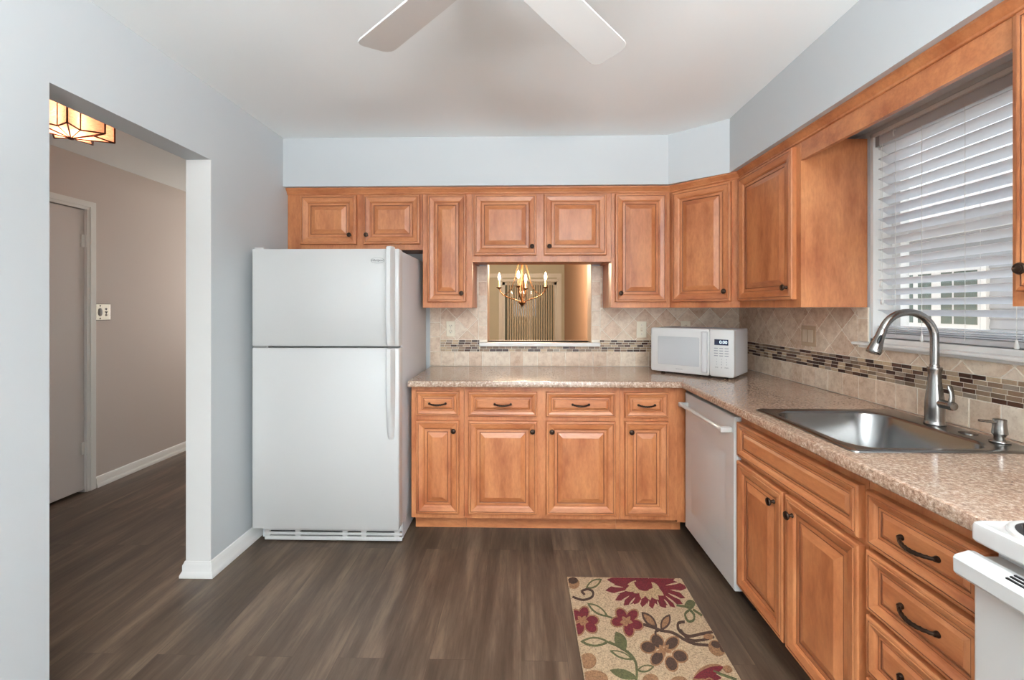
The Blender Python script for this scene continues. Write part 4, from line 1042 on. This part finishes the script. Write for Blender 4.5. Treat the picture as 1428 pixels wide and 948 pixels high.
leaf(470, 480, 535, 605, 38, 3); leaf(430, 605, 585, 665, 22, 3, 0); leaf(725, 712, 610, 738, 24, 3, 0); leaf(430, 735, 615, 790, 30, 3)
leaf(640, 350, 745, 455, 30, 2, 4); leaf(830, 365, 770, 470, 30, 2, 4); stroke([(655, 432), (720, 452), (770, 472), (850, 488), (930, 535), (1000, 562), (1085, 570)], 8, 2); stroke([(735, 505), (735, 480), (760, 470)], 7, 2)
stroke([(925, 415), (885, 425), (890, 470), (950, 510), (1040, 495), (1120, 480)], 8, 2); stroke([(900, 470), (960, 535), (1050, 535), (1120, 515)], 7, 2); ell(1085, 515, 34, 18, 0, 4)
leaf(925, 310, 1000, 290, 30, 3); stroke([(960, 335), (930, 365), (950, 410), (985, 405), (990, 370), (965, 338)], 6, 3); stroke([(985, 335), (1040, 372)], 5, 3); stroke([(875, 305), (935, 315)], 5, 3)
ell(1140, 590, 60, 46, .6, 4); ell(1135, 570, 34, 22, .4, 2); ell(1180, 600, 24, 16, .8, 2)
ell(285, 675, 56, 50, 0, 4); ell(325, 800, 95, 60, 0, 4); ell(700, 810, 55, 46, 0, 4); ell(890, 820, 60, 40, 0, 4)
leaf(980, 800, 1170, 705, 44, 4); leaf(985, 795, 1185, 715, 30, 1); leaf(1010, 770, 1170, 790, 26, 1); leaf(1180, 720, 1245, 740, 22, 4); stroke([(1120, 745), (1200, 775), (1270, 800)], 6, 3)
flower(1090, 900, [(1010, 880), (1090, 850), (1170, 890), (1120, 950), (1030, 950)], 50, 34, 1, 4, 4, 50)
flower(560, 960, [(500, 940), (560, 915), (620, 945), (590, 1000), (520, 1000)], 46, 32, 1, 4, 4, 46)
o = rg_.build('floor_rug', RM); tag(o, 'beige floral rug with red and brown flowers on the floor by the dishwasher', 'rug')

# ------------------------------------------------------------------ outdoors
gd = MB(); gd.box(-12, R+14, -14, 24, -1.2, -1.15); gd.box(-3.6, 3, -7, -3.36, -1.15, -.06)
o = struct('ground', gd, mat('pale_bounce_ground', S(205, 202, 194), .95))  # ground and patio made pale to bounce sunlight indoors
HXX = 5.6
t = thing('neighbor_house', 'grey-sided neighboring house with white-framed windows seen through the kitchen blind', 'house', (HXX, 5.5, -1.15))
M_sid = mat('pale_siding', S(176, 179, 183), .7)
mb = MB(); zz = 0
while zz < 3.5:
    mb.prism([(0, zz), (-.02, zz), (0, zz+.12)], -6.5, 6.5, lambda a, b_, hh: (a, hh, b_)); zz += .12
mb.box(0, 3.5, -6.5, 6.5, 0, 3.55); mb.build('siding_wall', M_sid, t)
mb = MB(); mb.prism([(-.35, 3.42), (-.35, 3.55), (2.0, 4.7), (4.2, 3.55), (4.2, 3.42)], -6.8, 6.8, lambda a, b_, hh: (a, hh, b_)); mb.build('roof', mat('roof_shingle', S(150, 148, 150), .9), t)
M_dg = mat('dark_green_glass', S(92, 108, 100), .1)
for (w0, w1, panes) in ((-.17, 1.0, ((-.14, .14), (.17, .31), (.45, .64), (.72, .98))), (-2.6, -1.6, ((-2.57, -2.12), (-2.08, -1.63)))):
    mb = MB(); mb.box(-.05, 0, w0-.07, w1+.07, 2.26, 3.05); mb.build('window_frame', M_white, t)
    for a, b_ in panes:
        for z0_, z1_ in ((2.32, 2.63), (2.66, 2.99)):
            mb = MB(); mb.box(-.056, -.04, a, b_, z0_, z1_); mb.build('window_pane', M_dg, t)
